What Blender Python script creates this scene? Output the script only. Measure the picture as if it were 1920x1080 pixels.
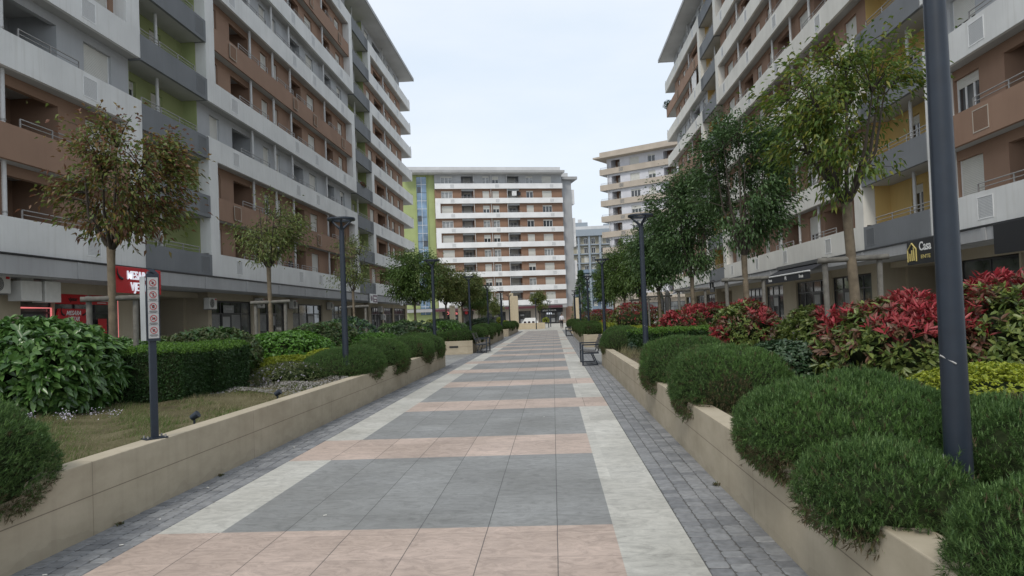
import bpy, bmesh, math, random
import numpy as np
from mathutils import Matrix, Vector
for o in list(bpy.data.objects): bpy.data.objects.remove(o)
SC = bpy.context.scene
COL = SC.collection
# ---------------------------------------------------------------- camera
CAMZ = 1.6
YAW, PITCH, ROLL, FPX, CYPX = -0.0563698, 0.0234704, -0.0384895, 1340.0, 562.0
cf = Vector((math.sin(YAW)*math.cos(PITCH), math.cos(YAW)*math.cos(PITCH), math.sin(PITCH)))
cr = Vector((math.cos(YAW), -math.sin(YAW), 0)); cu = cr.cross(cf)
cr2 = cr*math.cos(ROLL)+cu*math.sin(ROLL); cu2 = -cr*math.sin(ROLL)+cu*math.cos(ROLL)
cam = bpy.data.cameras.new('camera'); camo = bpy.data.objects.new('camera', cam); COL.objects.link(camo)
cam.sensor_width = 36; cam.lens = FPX/1920*36; cam.shift_y = (CYPX-540)/1920
cam.clip_start = 0.05; cam.clip_end = 3000
mw = Matrix((( cr2.x, cu2.x, -cf.x, 0),(cr2.y, cu2.y, -cf.y, 0),(cr2.z, cu2.z, -cf.z, CAMZ),(0,0,0,1)))
camo.matrix_world = mw
SC.camera = camo
def in_view(p, m=170):
    w = Vector(p)-Vector((0,0,CAMZ)); z = w.dot(cf)
    if z < .3: return False
    x = 960+FPX*w.dot(cr2)/z; y = CYPX-FPX*w.dot(cu2)/z
    return -m < x < 1920+m and -m < y < 1080+m
# ---------------------------------------------------------------- sky and sun
SUN_EL, SUN_AZ = math.radians(48), math.radians(198)      # behind and to the left of the viewer, behind cloud
wd = bpy.data.worlds.new('World'); SC.world = wd; wd.use_nodes = True
nt = wd.node_tree; nt.nodes.clear()
out = nt.nodes.new('ShaderNodeOutputWorld'); bg = nt.nodes.new('ShaderNodeBackground')
sky = nt.nodes.new('ShaderNodeTexSky'); sky.sky_type = 'NISHITA'; sky.sun_disc = False
sky.sun_elevation = SUN_EL; sky.sun_rotation = SUN_AZ; sky.air_density = 1.0; sky.dust_density = 2.0; sky.ozone_density = 1.5
tc = nt.nodes.new('ShaderNodeTexCoord'); mp = nt.nodes.new('ShaderNodeMapping'); mp.inputs['Scale'].default_value = (1.2, 1.2, 4.0)
n1 = nt.nodes.new('ShaderNodeTexNoise'); n1.inputs['Scale'].default_value = 1.6; n1.inputs['Detail'].default_value = 6; n1.inputs['Roughness'].default_value = .55
rp = nt.nodes.new('ShaderNodeValToRGB'); rp.color_ramp.elements[0].position = .3; rp.color_ramp.elements[1].position = .72
rp.color_ramp.elements[0].color = (5.75, 6.5, 7.35, 1); rp.color_ramp.elements[1].color = (7.0, 7.35, 7.75, 1)
mx = nt.nodes.new('ShaderNodeMix'); mx.data_type = 'RGBA'; mx.inputs['Factor'].default_value = .86
nt.links.new(tc.outputs['Generated'], mp.inputs['Vector']); nt.links.new(mp.outputs['Vector'], n1.inputs['Vector'])
nt.links.new(n1.outputs['Fac'], rp.inputs['Fac']); nt.links.new(sky.outputs['Color'], mx.inputs['A']); nt.links.new(rp.outputs['Color'], mx.inputs['B'])
nt.links.new(mx.outputs['Result'], bg.inputs['Color']); bg.inputs['Strength'].default_value = .1
nt.links.new(bg.outputs['Background'], out.inputs['Surface'])
sl = bpy.data.lights.new('sun', 'SUN'); so = bpy.data.objects.new('sun', sl); COL.objects.link(so)
sl.energy = 1.1; sl.angle = math.radians(14); sl.color = (1, .95, .86)
sd = Vector((math.sin(SUN_AZ)*math.cos(SUN_EL), math.cos(SUN_AZ)*math.cos(SUN_EL), math.sin(SUN_EL)))
so.rotation_euler = sd.to_track_quat('Z', 'Y').to_euler()
SC.view_settings.view_transform = 'Standard'; SC.view_settings.look = 'None'; SC.view_settings.gamma = 1; SC.view_settings.exposure = 0.52
SC.cycles.max_bounces = 6; SC.cycles.diffuse_bounces = 3; SC.cycles.glossy_bounces = 2; SC.cycles.transparent_max_bounces = 4; SC.cycles.transmission_bounces = 2
SC.cycles.use_denoising = True
# ---------------------------------------------------------------- helpers
def tag(o, label=None, cat=None, group=None, kind=None):
    if label: o['label'] = label
    if cat: o['category'] = cat
    if group: o['group'] = group
    if kind: o['kind'] = kind
    return o
def empty(name, loc, label=None, cat=None, group=None, rz=0):
    o = bpy.data.objects.new(name, None); COL.objects.link(o); o.location = loc; o.rotation_euler = (0, 0, rz); o.empty_display_size = .1
    return tag(o, label, cat, group)
def link(name, me, parent=None, mats=()):
    o = bpy.data.objects.new(name, me); COL.objects.link(o)
    for m in mats: me.materials.append(m)
    if parent: o.parent = parent
    return o
class MB:
    """collects shapes, then becomes one mesh object; F maps local (u,d,z) to the parent's frame"""
    def __init__(s, F=None): s.v=[]; s.f=[]; s.mi=[]; s.mats=[]; s.F=F; s.sm=[]
    def mid(s, m):
        if m not in s.mats: s.mats.append(m)
        return s.mats.index(m)
    def add(s, vs, fs, m, smooth=False):
        b=len(s.v); i=s.mid(m)
        if s.F is not None: vs=[s.F(*p) for p in vs]
        s.v += [tuple(p) for p in vs]; s.f += [tuple(b+k for k in q) for q in fs]; s.mi += [i]*len(fs); s.sm += [smooth]*len(fs)
    def box(s, a0,a1,b0,b1,c0,c1, m):
        vs=[(a0,b0,c0),(a1,b0,c0),(a1,b1,c0),(a0,b1,c0),(a0,b0,c1),(a1,b0,c1),(a1,b1,c1),(a0,b1,c1)]
        s.add(vs,[(3,2,1,0),(4,5,6,7),(0,1,5,4),(1,2,6,5),(2,3,7,6),(3,0,4,7)],m)
    def bevbox(s, a0,a1,b0,b1,c0,c1, m, r=.02):
        """box with chamfered top and vertical edges"""
        def ring(i,z): return [(a0+i,b0,z),(a1-i,b0,z),(a1,b0+i,z),(a1,b1-i,z),(a1-i,b1,z),(a0+i,b1,z),(a0,b1-i,z),(a0,b0+i,z)]
        lo=ring(r,c0); mdl=ring(r,c1-r)
        tp=[(x+(r if x<(a0+a1)/2 else -r)*.999, y+(r if y<(b0+b1)/2 else -r)*.999, c1) for x,y,_ in ring(r,c1)]
        vs=lo+mdl+tp; fs=[]
        for k in range(8):
            j=(k+1)%8; fs += [(k,j,8+j,8+k),(8+k,8+j,16+j,16+k)]
        fs += [tuple(range(16,24)), tuple(range(7,-1,-1))]
        s.add(vs,fs,m)
    def tube(s, pts, rad, m, n=8, cap=True):
        pts=[Vector(p) for p in pts]; rad=list(rad) if hasattr(rad,'__len__') else [rad]*len(pts)
        vs=[];fs=[]; prev=None
        for i,p in enumerate(pts):
            t=(pts[min(i+1,len(pts)-1)]-pts[max(i-1,0)]).normalized()
            if prev is None:
                a=t.cross(Vector((0,0,1)) if abs(t.z)<.95 else Vector((1,0,0))).normalized()
            else: a=(prev-t*prev.dot(t)).normalized()
            prev=a; b=t.cross(a)
            for k in range(n):
                an=2*math.pi*k/n; vs.append(p+(a*math.cos(an)+b*math.sin(an))*rad[i])
        for i in range(len(pts)-1):
            for k in range(n):
                j=(k+1)%n; fs.append((i*n+k,i*n+j,(i+1)*n+j,(i+1)*n+k))
        s.add(vs,fs,m,True)
        if cap:
            e=(len(pts)-1)*n; s.add(vs[:n],[tuple(range(n-1,-1,-1))],m); s.add(vs[e:],[tuple(range(n))],m)
    def build(s, name, parent=None, org=(0,0,0)):
        me=bpy.data.meshes.new(name); ox,oy,oz=org
        me.from_pydata([(x-ox,y-oy,z-oz) for x,y,z in s.v],[],s.f)
        for m in s.mats: me.materials.append(m)
        me.polygons.foreach_set('material_index', s.mi); me.polygons.foreach_set('use_smooth', s.sm)
        me.update(); o=bpy.data.objects.new(name,me); COL.objects.link(o)
        if parent: o.parent=parent
        return o
def fast_mesh(name, V, nv, mats, mi=None, smooth=False):
    """V: (n,k,3) array of separate k-gons described by index template nv (list of tuples into k verts)"""
    n,k,_=V.shape; tpl=np.array([t for t in nv]); q=tpl.shape[1]; nf=len(nv)
    me=bpy.data.meshes.new(name); me.vertices.add(n*k); me.vertices.foreach_set('co', V.reshape(-1).astype(np.float32))
    idx=(tpl[None,:,:]+(np.arange(n)*k)[:,None,None]).reshape(-1)
    me.loops.add(idx.size); me.loops.foreach_set('vertex_index', idx.astype(np.int32))
    me.polygons.add(n*nf); me.polygons.foreach_set('loop_start', (np.arange(n*nf)*q).astype(np.int32))
    if mi is not None: me.polygons.foreach_set('material_index', np.repeat(mi,nf).astype(np.int32))
    me.polygons.foreach_set('use_smooth', np.full(n*nf,smooth))
    for m in mats: me.materials.append(m)
    me.update(calc_edges=True); me.validate()
    return me
def join_meshes(name, metas, mats):
    """concatenate numpy pieces: list of (verts(n,3), faces(m,q) uniform q=3, matindex)"""
    Vs=[];Fs=[];Ms=[];b=0
    for v,f,m in metas:
        Vs.append(v);Fs.append(f+b);Ms.append(np.full(len(f),m));b+=len(v)
    V=np.concatenate(Vs);Fa=np.concatenate(Fs);M=np.concatenate(Ms)
    me=bpy.data.meshes.new(name); me.vertices.add(len(V)); me.vertices.foreach_set('co',V.reshape(-1).astype(np.float32))
    me.loops.add(Fa.size); me.loops.foreach_set('vertex_index',Fa.reshape(-1).astype(np.int32))
    me.polygons.add(len(Fa)); me.polygons.foreach_set('loop_start',(np.arange(len(Fa))*3).astype(np.int32))
    me.polygons.foreach_set('material_index',M.astype(np.int32))
    for m in mats: me.materials.append(m)
    me.update(calc_edges=True)
    return me
# ---------------------------------------------------------------- materials
def newmat(name):
    m=bpy.data.materials.new(name); m.use_nodes=True
    b=m.node_tree.nodes['Principled BSDF']; return m,m.node_tree,b
def plain(name, col, rough=.6, metal=0, spec=.5, var=.06, scale=6, bump=0, emit=None):
    m,t,b=newmat(name); b.inputs['Roughness'].default_value=rough; b.inputs['Metallic'].default_value=metal
    b.inputs['Specular IOR Level'].default_value=spec
    co=t.nodes.new('ShaderNodeTexCoord'); n=t.nodes.new('ShaderNodeTexNoise'); n.inputs['Scale'].default_value=scale; n.inputs['Detail'].default_value=5
    r=t.nodes.new('ShaderNodeValToRGB'); r.color_ramp.elements[0].position=.3; r.color_ramp.elements[1].position=.7
    r.color_ramp.elements[0].color=(*[c*(1-var) for c in col],1); r.color_ramp.elements[1].color=(*[min(1,c*(1+var)) for c in col],1)
    t.links.new(co.outputs['Object'],n.inputs['Vector']); t.links.new(n.outputs['Fac'],r.inputs['Fac']); t.links.new(r.outputs['Color'],b.inputs['Base Color'])
    if bump:
        bp=t.nodes.new('ShaderNodeBump'); bp.inputs['Strength'].default_value=bump; bp.inputs['Distance'].default_value=.02
        n2=t.nodes.new('ShaderNodeTexNoise'); n2.inputs['Scale'].default_value=scale*9; n2.inputs['Detail'].default_value=4
        t.links.new(co.outputs['Object'],n2.inputs['Vector']); t.links.new(n2.outputs['Fac'],bp.inputs['Height']); t.links.new(bp.outputs['Normal'],b.inputs['Normal'])
    if emit:
        b.inputs['Emission Color'].default_value=(*emit[0],1); b.inputs['Emission Strength'].default_value=emit[1]
    return m
def render_plaster(name, col, dirt=.35, streak=True):
    """painted render: cloudy tone, faint vertical rain streaks"""
    m,t,b=newmat(name); b.inputs['Roughness'].default_value=.85; b.inputs['Specular IOR Level'].default_value=.2
    co=t.nodes.new('ShaderNodeTexCoord')
    n=t.nodes.new('ShaderNodeTexNoise'); n.inputs['Scale'].default_value=.55; n.inputs['Detail'].default_value=6
    mp=t.nodes.new('ShaderNodeMapping'); mp.inputs['Scale'].default_value=(5,5,.35)
    s=t.nodes.new('ShaderNodeTexNoise'); s.inputs['Scale'].default_value=1.1; s.inputs['Detail'].default_value=5; s.inputs['Roughness'].default_value=.65
    r1=t.nodes.new('ShaderNodeValToRGB'); r1.color_ramp.elements[0].position=.35;r1.color_ramp.elements[1].position=.65
    r1.color_ramp.elements[0].color=(*[c*.88 for c in col],1); r1.color_ramp.elements[1].color=(*col,1)
    r2=t.nodes.new('ShaderNodeValToRGB'); r2.color_ramp.elements[0].position=.50;r2.color_ramp.elements[1].position=.76
    r2.color_ramp.elements[0].color=(0,0,0,1); r2.color_ramp.elements[1].color=(dirt,dirt,dirt,1)
    mx=t.nodes.new('ShaderNodeMix'); mx.data_type='RGBA'; mx.inputs['B'].default_value=(*[c*.62*k for c,k in zip(col,(1,.96,.88))],1)
    t.links.new(co.outputs['Object'],n.inputs['Vector']); t.links.new(co.outputs['Object'],mp.inputs['Vector']); t.links.new(mp.outputs['Vector'],s.inputs['Vector'])
    t.links.new(n.outputs['Fac'],r1.inputs['Fac']); t.links.new(s.outputs['Fac'],r2.inputs['Fac'])
    t.links.new(r1.outputs['Color'],mx.inputs['A']); t.links.new(r2.outputs['Color'],mx.inputs['Factor']); t.links.new(mx.outputs['Result'],b.inputs['Base Color'])
    bp=t.nodes.new('ShaderNodeBump'); bp.inputs['Strength'].default_value=.12; bp.inputs['Distance'].default_value=.01
    g=t.nodes.new('ShaderNodeTexNoise'); g.inputs['Scale'].default_value=40; t.links.new(co.outputs['Object'],g.inputs['Vector']); t.links.new(g.outputs['Fac'],bp.inputs['Height']); t.links.new(bp.outputs['Normal'],b.inputs['Normal'])
    return m
def leafmat(name, cols, rough=.5, trans=.3, spec=.4):
    """one colour per leaf drawn from a ramp; light passes through the blade"""
    m,t,b=newmat(name); b.inputs['Roughness'].default_value=rough; b.inputs['Specular IOR Level'].default_value=spec
    g=t.nodes.new('ShaderNodeNewGeometry'); r=t.nodes.new('ShaderNodeValToRGB'); r.color_ramp.interpolation='LINEAR'
    while len(r.color_ramp.elements)<len(cols): r.color_ramp.elements.new(.5)
    for i,c in enumerate(cols):
        r.color_ramp.elements[i].position=i/max(1,len(cols)-1); r.color_ramp.elements[i].color=(*c,1)
    t.links.new(g.outputs['Random Per Island'],r.inputs['Fac']); t.links.new(r.outputs['Color'],b.inputs['Base Color'])
    tr=t.nodes.new('ShaderNodeBsdfTranslucent'); ms=t.nodes.new('ShaderNodeMixShader'); ms.inputs[0].default_value=trans
    t.links.new(r.outputs['Color'],tr.inputs['Color']); t.links.new(b.outputs[0],ms.inputs[1]); t.links.new(tr.outputs[0],ms.inputs[2])
    t.links.new(ms.outputs[0],t.nodes['Material Output'].inputs['Surface'])
    return m
def paving(name, col, xj=True):
    """stamped concrete slabs: slate veins, grooves on a square grid"""
    m,t,b=newmat(name); L=t.links.new; b.inputs['Roughness'].default_value=.62; b.inputs['Specular IOR Level'].default_value=.35
    co=t.nodes.new('ShaderNodeTexCoord'); sx=t.nodes.new('ShaderNodeSeparateXYZ'); L(co.outputs['Object'],sx.inputs[0])
    def M(op,a,bv=None,c=None):
        n=t.nodes.new('ShaderNodeMath'); n.operation=op
        for i,x in enumerate((a,bv,c)):
            if x is None: continue
            if isinstance(x,(int,float)): n.inputs[i].default_value=x
            else: L(x,n.inputs[i])
        return n.outputs[0]
    wn=t.nodes.new('ShaderNodeTexNoise'); wn.inputs['Scale'].default_value=3.; L(co.outputs['Object'],wn.inputs['Vector'])
    wob=M('MULTIPLY',M('SUBTRACT',wn.outputs['Fac'],.5),.006)
    def groove(c,o,sz,w):
        f=M('FRACT',M('ADD',M('DIVIDE',M('ADD',M('SUBTRACT',c,o),wob),sz),100.))
        d=M('MULTIPLY',M('MINIMUM',f,M('SUBTRACT',1.,f)),sz)
        return M('SMOOTH_MIN' if False else 'LESS_THAN',d,w)
    gy=groove(sx.outputs['Y'],4.78,.5475,.0026)
    gy=M('MULTIPLY',gy,.45)
    gr=M('MAXIMUM',gy,M('MULTIPLY',groove(sx.outputs['X'],-.031,.527,.0034),.8)) if xj else gy
    mp=t.nodes.new('ShaderNodeMapping'); mp.inputs['Scale'].default_value=(1.5,2.6,1); mp.inputs['Rotation'].default_value=(0,0,.7); L(co.outputs['Object'],mp.inputs['Vector'])
    v=t.nodes.new('ShaderNodeTexNoise'); v.inputs['Scale'].default_value=3.2; v.inputs['Detail'].default_value=11; v.inputs['Roughness'].default_value=.74; v.inputs['Distortion'].default_value=1.6
    L(mp.outputs['Vector'],v.inputs['Vector'])
    big=t.nodes.new('ShaderNodeTexNoise'); big.inputs['Scale'].default_value=.8; big.inputs['Detail'].default_value=4; L(co.outputs['Object'],big.inputs['Vector'])
    r=t.nodes.new('ShaderNodeValToRGB'); e=r.color_ramp.elements; e[0].position=.3;e[1].position=.72
    e[0].color=(*[c*.66 for c in col],1); e[1].color=(*[c*1.22 for c in col],1); n2=e.new(.52); n2.color=(*col,1)
    L(v.outputs['Fac'],r.inputs['Fac'])
    # small dark scuffs
    sc=t.nodes.new('ShaderNodeTexNoise'); sc.inputs['Scale'].default_value=7; sc.inputs['Detail'].default_value=7; sc.inputs['Roughness'].default_value=.7; sc.inputs['Distortion'].default_value=2; L(mp.outputs['Vector'],sc.inputs['Vector'])
    rs=t.nodes.new('ShaderNodeValToRGB'); rs.color_ramp.elements[0].position=.60; rs.color_ramp.elements[1].position=.74; rs.color_ramp.elements[0].color=(0,0,0,1); rs.color_ramp.elements[1].color=(.55,.55,.55,1); L(sc.outputs['Fac'],rs.inputs['Fac'])
    m1=t.nodes.new('ShaderNodeMix'); m1.data_type='RGBA'; L(rs.outputs['Color'],m1.inputs['Factor']); L(r.outputs['Color'],m1.inputs['A']); m1.inputs['B'].default_value=(*[c*.45 for c in col],1)
    m0=t.nodes.new('ShaderNodeMix'); m0.data_type='RGBA'; m0.blend_type='MULTIPLY'; m0.inputs['Factor'].default_value=.7
    rb=t.nodes.new('ShaderNodeValToRGB'); rb.color_ramp.elements[0].position=.3; rb.color_ramp.elements[1].position=.7; rb.color_ramp.elements[0].color=(.70,.69,.66,1); rb.color_ramp.elements[1].color=(1.1,1.1,1.1,1); L(big.outputs['Fac'],rb.inputs['Fac'])
    L(m1.outputs['Result'],m0.inputs['A']); L(rb.outputs['Color'],m0.inputs['B'])
    def cell(c,o,sz): return M('FLOOR',M('DIVIDE',M('SUBTRACT',c,o),sz))
    cv=t.nodes.new('ShaderNodeCombineXYZ'); L(cell(sx.outputs['X'],-.031,.527),cv.inputs[0]); L(cell(sx.outputs['Y'],4.78,.5475),cv.inputs[1])
    wh=t.nodes.new('ShaderNodeTexWhiteNoise'); L(cv.outputs[0],wh.inputs['Vector']); tone=M('ADD',M('MULTIPLY',wh.outputs['Value'],.17),.91)
    mt=t.nodes.new('ShaderNodeMix'); mt.data_type='RGBA'; mt.blend_type='MULTIPLY'; mt.inputs['Factor'].default_value=1; L(m0.outputs['Result'],mt.inputs['A'])
    cc=t.nodes.new('ShaderNodeCombineColor'); [L(tone,cc.inputs[i]) for i in range(3)]; L(cc.outputs[0],mt.inputs['B'])
    m2=t.nodes.new('ShaderNodeMix'); m2.data_type='RGBA'; L(gr,m2.inputs['Factor']); L(mt.outputs['Result'],m2.inputs['A']); m2.inputs['B'].default_value=(.05,.05,.05,1)
    L(m2.outputs['Result'],b.inputs['Base Color'])
    h=M('SUBTRACT',M('MULTIPLY',v.outputs['Fac'],.5),gr)
    bp=t.nodes.new('ShaderNodeBump'); bp.inputs['Strength'].default_value=.35; bp.inputs['Distance'].default_value=.012; L(h,bp.inputs['Height']); L(bp.outputs['Normal'],b.inputs['Normal'])
    return m
def concrete(name, col):
    """board-marked beige concrete with one day joint, stains and fine pits"""
    m,t,b=newmat(name); L=t.links.new; b.inputs['Roughness'].default_value=.8; b.inputs['Specular IOR Level'].default_value=.25
    co=t.nodes.new('ShaderNodeTexCoord')
    mp=t.nodes.new('ShaderNodeMapping'); mp.inputs['Scale'].default_value=(1,1.0,2.2); L(co.outputs['Object'],mp.inputs['Vector'])
    n=t.nodes.new('ShaderNodeTexNoise'); n.inputs['Scale'].default_value=1.5; n.inputs['Detail'].default_value=8; n.inputs['Roughness'].default_value=.6; L(mp.outputs['Vector'],n.inputs['Vector'])
    r=t.nodes.new('ShaderNodeValToRGB'); e=r.color_ramp.elements; e[0].position=.3;e[1].position=.7; e[0].color=(*[c*k for c,k in zip(col,(.80,.79,.76))],1); e[1].color=(*[c*1.07 for c in col],1)
    L(n.outputs['Fac'],r.inputs['Fac'])
    sx=t.nodes.new('ShaderNodeSeparateXYZ'); L(co.outputs['Object'],sx.inputs[0])
    def M(op,a,bv=None):
        k=t.nodes.new('ShaderNodeMath'); k.operation=op
        for i,x in enumerate((a,bv)):
            if x is None: continue
            if isinstance(x,(int,float)): k.inputs[i].default_value=x
            else: L(x,k.inputs[i])
        return k.outputs[0]
    ln=M('LESS_THAN',M('ABSOLUTE',M('SUBTRACT',sx.outputs['Z'],.315)),.004)
    fy=M('FRACT',M('ADD',M('DIVIDE',sx.outputs['Y'],3.05),50.2)); lv=M('MULTIPLY',M('LESS_THAN',M('MINIMUM',fy,M('SUBTRACT',1.,fy)),.0011),.6)
    # damp line low on the wall
    n3=t.nodes.new('ShaderNodeTexNoise'); n3.inputs['Scale'].default_value=2.2; n3.inputs['Detail'].default_value=6; L(co.outputs['Object'],n3.inputs['Vector'])
    dm=M('LESS_THAN',sx.outputs['Z'],M('MULTIPLY',M('SUBTRACT',n3.outputs['Fac'],.38),.42)); dm=M('MULTIPLY',dm,.12)
    vm=t.nodes.new('ShaderNodeMapping'); vm.inputs['Scale'].default_value=(7,7,.5); L(co.outputs['Object'],vm.inputs['Vector'])
    vs=t.nodes.new('ShaderNodeTexNoise'); vs.inputs['Scale'].default_value=1.2; vs.inputs['Detail'].default_value=5; L(vm.outputs['Vector'],vs.inputs['Vector'])
    st=M('MULTIPLY',M('MAXIMUM',M('SUBTRACT',vs.outputs['Fac'],.52),0.),.55)
    fac=M('MINIMUM',M('ADD',M('ADD',M('MAXIMUM',M('MULTIPLY',ln,.75),lv),dm),st),.8)
    mx=t.nodes.new('ShaderNodeMix'); mx.data_type='RGBA'; L(fac,mx.inputs['Factor']); L(r.outputs['Color'],mx.inputs['A']); mx.inputs['B'].default_value=(col[0]*.33,col[1]*.31,col[2]*.3,1)
    L(mx.outputs['Result'],b.inputs['Base Color'])
    g=t.nodes.new('ShaderNodeTexNoise'); g.inputs['Scale'].default_value=26; g.inputs['Detail'].default_value=6; L(co.outputs['Object'],g.inputs['Vector'])
    hh=M('SUBTRACT',M('MULTIPLY',g.outputs['Fac'],.35),ln)
    bp=t.nodes.new('ShaderNodeBump'); bp.inputs['Strength'].default_value=.3; bp.inputs['Distance'].default_value=.012; L(hh,bp.inputs['Height']); L(bp.outputs['Normal'],b.inputs['Normal'])
    return m
def stones(name, a, b_):
    """setts: one tone per stone"""
    m,t,b=newmat(name); L=t.links.new; b.inputs['Roughness'].default_value=.7; b.inputs['Specular IOR Level'].default_value=.35
    g=t.nodes.new('ShaderNodeNewGeometry'); r=t.nodes.new('ShaderNodeValToRGB'); r.color_ramp.elements[0].color=(*a,1); r.color_ramp.elements[1].color=(*b_,1); L(g.outputs['Random Per Island'],r.inputs['Fac'])
    co=t.nodes.new('ShaderNodeTexCoord'); n=t.nodes.new('ShaderNodeTexNoise'); n.inputs['Scale'].default_value=18; n.inputs['Detail'].default_value=6; L(co.outputs['Object'],n.inputs['Vector'])
    mx=t.nodes.new('ShaderNodeMix'); mx.data_type='RGBA'; mx.blend_type='MULTIPLY'; mx.inputs['Factor'].default_value=.8
    rr=t.nodes.new('ShaderNodeValToRGB'); rr.color_ramp.elements[0].position=.25;rr.color_ramp.elements[1].position=.7; rr.color_ramp.elements[0].color=(.6,.6,.6,1); rr.color_ramp.elements[1].color=(1.1,1.1,1.1,1); L(n.outputs['Fac'],rr.inputs['Fac'])
    L(r.outputs['Color'],mx.inputs['A']); L(rr.outputs['Color'],mx.inputs['B']); L(mx.outputs['Result'],b.inputs['Base Color'])
    bp=t.nodes.new('ShaderNodeBump'); bp.inputs['Strength'].default_value=.4; bp.inputs['Distance'].default_value=.008; L(n.outputs['Fac'],bp.inputs['Height']); L(bp.outputs['Normal'],b.inputs['Normal'])
    return m
def soilmat(name, a, b_, c_):
    m,t,b=newmat(name); L=t.links.new; b.inputs['Roughness'].default_value=.95; b.inputs['Specular IOR Level'].default_value=.1
    co=t.nodes.new('ShaderNodeTexCoord'); n=t.nodes.new('ShaderNodeTexNoise'); n.inputs['Scale'].default_value=1.3; n.inputs['Detail'].default_value=10; n.inputs['Roughness'].default_value=.7; L(co.outputs['Object'],n.inputs['Vector'])
    r=t.nodes.new('ShaderNodeValToRGB'); e=r.color_ramp.elements; e[0].position=.32; e[1].position=.68; e[0].color=(*a,1); e[1].color=(*c_,1); k=e.new(.5); k.color=(*b_,1); L(n.outputs['Fac'],r.inputs['Fac']); L(r.outputs['Color'],b.inputs['Base Color'])
    g=t.nodes.new('ShaderNodeTexNoise'); g.inputs['Scale'].default_value=45; g.inputs['Detail'].default_value=5; L(co.outputs['Object'],g.inputs['Vector'])
    bp=t.nodes.new('ShaderNodeBump'); bp.inputs['Strength'].default_value=.9; bp.inputs['Distance'].default_value=.03; L(g.outputs['Fac'],bp.inputs['Height']); L(bp.outputs['Normal'],b.inputs['Normal'])
    return m
WHITE=render_plaster('white render',(.75,.75,.73)); SUNTINTW=render_plaster('sun tinted white render',(.76,.74,.68))  # second is the same white with warm sunlight tinted into the colour
BROWN=render_plaster('brown render',(.32,.205,.145),.15); GREYW=render_plaster('grey render',(.45,.46,.47),.2)
GREEN=render_plaster('green render',(.37,.42,.20),.15); YELL=render_plaster('yellow render',(.66,.47,.19),.15)
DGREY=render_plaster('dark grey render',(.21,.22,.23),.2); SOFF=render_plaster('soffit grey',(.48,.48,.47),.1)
BEIGE=render_plaster('beige render',(.44,.38,.28),.25); SAND=render_plaster('sand render',(.47,.41,.345),.2); LILAC=render_plaster('pale lilac render',(.66,.66,.70),.1)
FWHITE=render_plaster('bright white render',(.83,.83,.83),.1); FBROWN=render_plaster('terracotta render',(.29,.18,.125),.12); FGREEN=render_plaster('apple green render',(.38,.44,.20),.12)
FASC=render_plaster('fascia steel',(.40,.40,.40),.35); ROOFM=render_plaster('roof edge',(.60,.60,.60),.2)
FRAMEW=plain('white window frame',(.75,.75,.74),.4); SHUT=plain('roller shutter',(.66,.65,.60),.55,var=.04,scale=2)
GLASS=plain('window glass',(.035,.04,.045),.06,spec=.9,var=.5,scale=.8); SHOPGL=plain('shop glass',(.085,.088,.086),.06,spec=.9,var=.85,scale=.9)  # shop glass has pale mottling painted in for reflections and the interior
PALEGL=plain('curtained glass',(.30,.31,.31),.15,spec=.8,var=.35,scale=2.5); BLUEGL=plain('blue glass',(.16,.25,.36),.08,spec=.9,var=.5,scale=.5)
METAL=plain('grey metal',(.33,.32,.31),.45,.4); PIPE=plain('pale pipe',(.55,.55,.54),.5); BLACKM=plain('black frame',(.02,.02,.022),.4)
LAMPM=plain('anthracite paint',(.015,.022,.034),.42,.0,.5,var=.12,scale=14); VENT=plain('vent grey',(.56,.57,.58),.6,var=.1,scale=30)
WOODG=plain('weathered wood',(.155,.145,.125),.85,var=.25,scale=12,bump=.5); SLAT=plain('dark slat',(.08,.075,.07),.6,var=.2)
RED=plain('red sign',(.48,.012,.018),.4,var=.05); LETTER=plain('lit letters',(.85,.86,.9),.5,emit=((.85,.9,1),.3)); BLACKS=plain('black sign',(.012,.012,.014),.5)
LETW=plain('white letters',(.75,.75,.73),.5); LETD=plain('dark letters',(.03,.02,.02),.5); GOLD=plain('gold logo',(.55,.45,.16),.4)
ACW=plain('aircon white',(.56,.55,.51),.5); ACD=plain('aircon grille',(.05,.05,.05),.6); NEON=plain('red tube',(.8,.2,.2),.4,emit=((1,.25,.25),.5))
BARK=plain('bark',(.165,.13,.088),.9,var=.3,scale=9,bump=.7); TWIG=plain('twig bark',(.05,.04,.03),.9,var=.25,scale=12)
CONC=concrete('beige concrete',(.45,.39,.295))
# ================================================================ ground and path
GREYP=paving('grey slab',(.262,.264,.258)); PINKP=paving('pink slab',(.50,.395,.335)); WHITEP=paving('pale slab',(.52,.505,.46),False)
PLAZA=paving('plaza slab',(.50,.48,.43)); SIDEP=paving('walk slab',(.30,.30,.29))
g=MB(); g.box(-500,500,-60,900,-.35,-.03,SIDEP); tag(g.build('ground'),kind='structure')
XA,XB,XC,XD,XE,XF=-3.69,-3.17,-2.655,.388,.89,1.45
def quad(mb,x0,x1,y0,y1,z,m): mb.add([(x0,y0,z),(x1,y0,z),(x1,y1,z),(x0,y1,z)],[(0,1,2,3)],m)
P=MB(); YE=75.6
bands=[]; k=-3
while True:
    a=8.28+4.16*k
    if a>YE: break
    bands.append((max(a,-5),min(a+1.36,YE),k)); k+=1
y=-5
for a,b,k in bands:
    if b<-4.9: continue
    if a>y:
        quad(P,XB,XC,y,a,0,WHITEP); quad(P,XC,XD,y,a,0,GREYP); quad(P,XD,XE,y,a,0,WHITEP)
    left=(k-3)%4 in (0,1) or k in (-1,0); right=not left
    quad(P,XC,XD,a,b,0,PINKP); quad(P,XB,XC,a,b,0,PINKP if left else WHITEP); quad(P,XD,XE,a,b,0,PINKP if right else WHITEP); y=b
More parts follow.
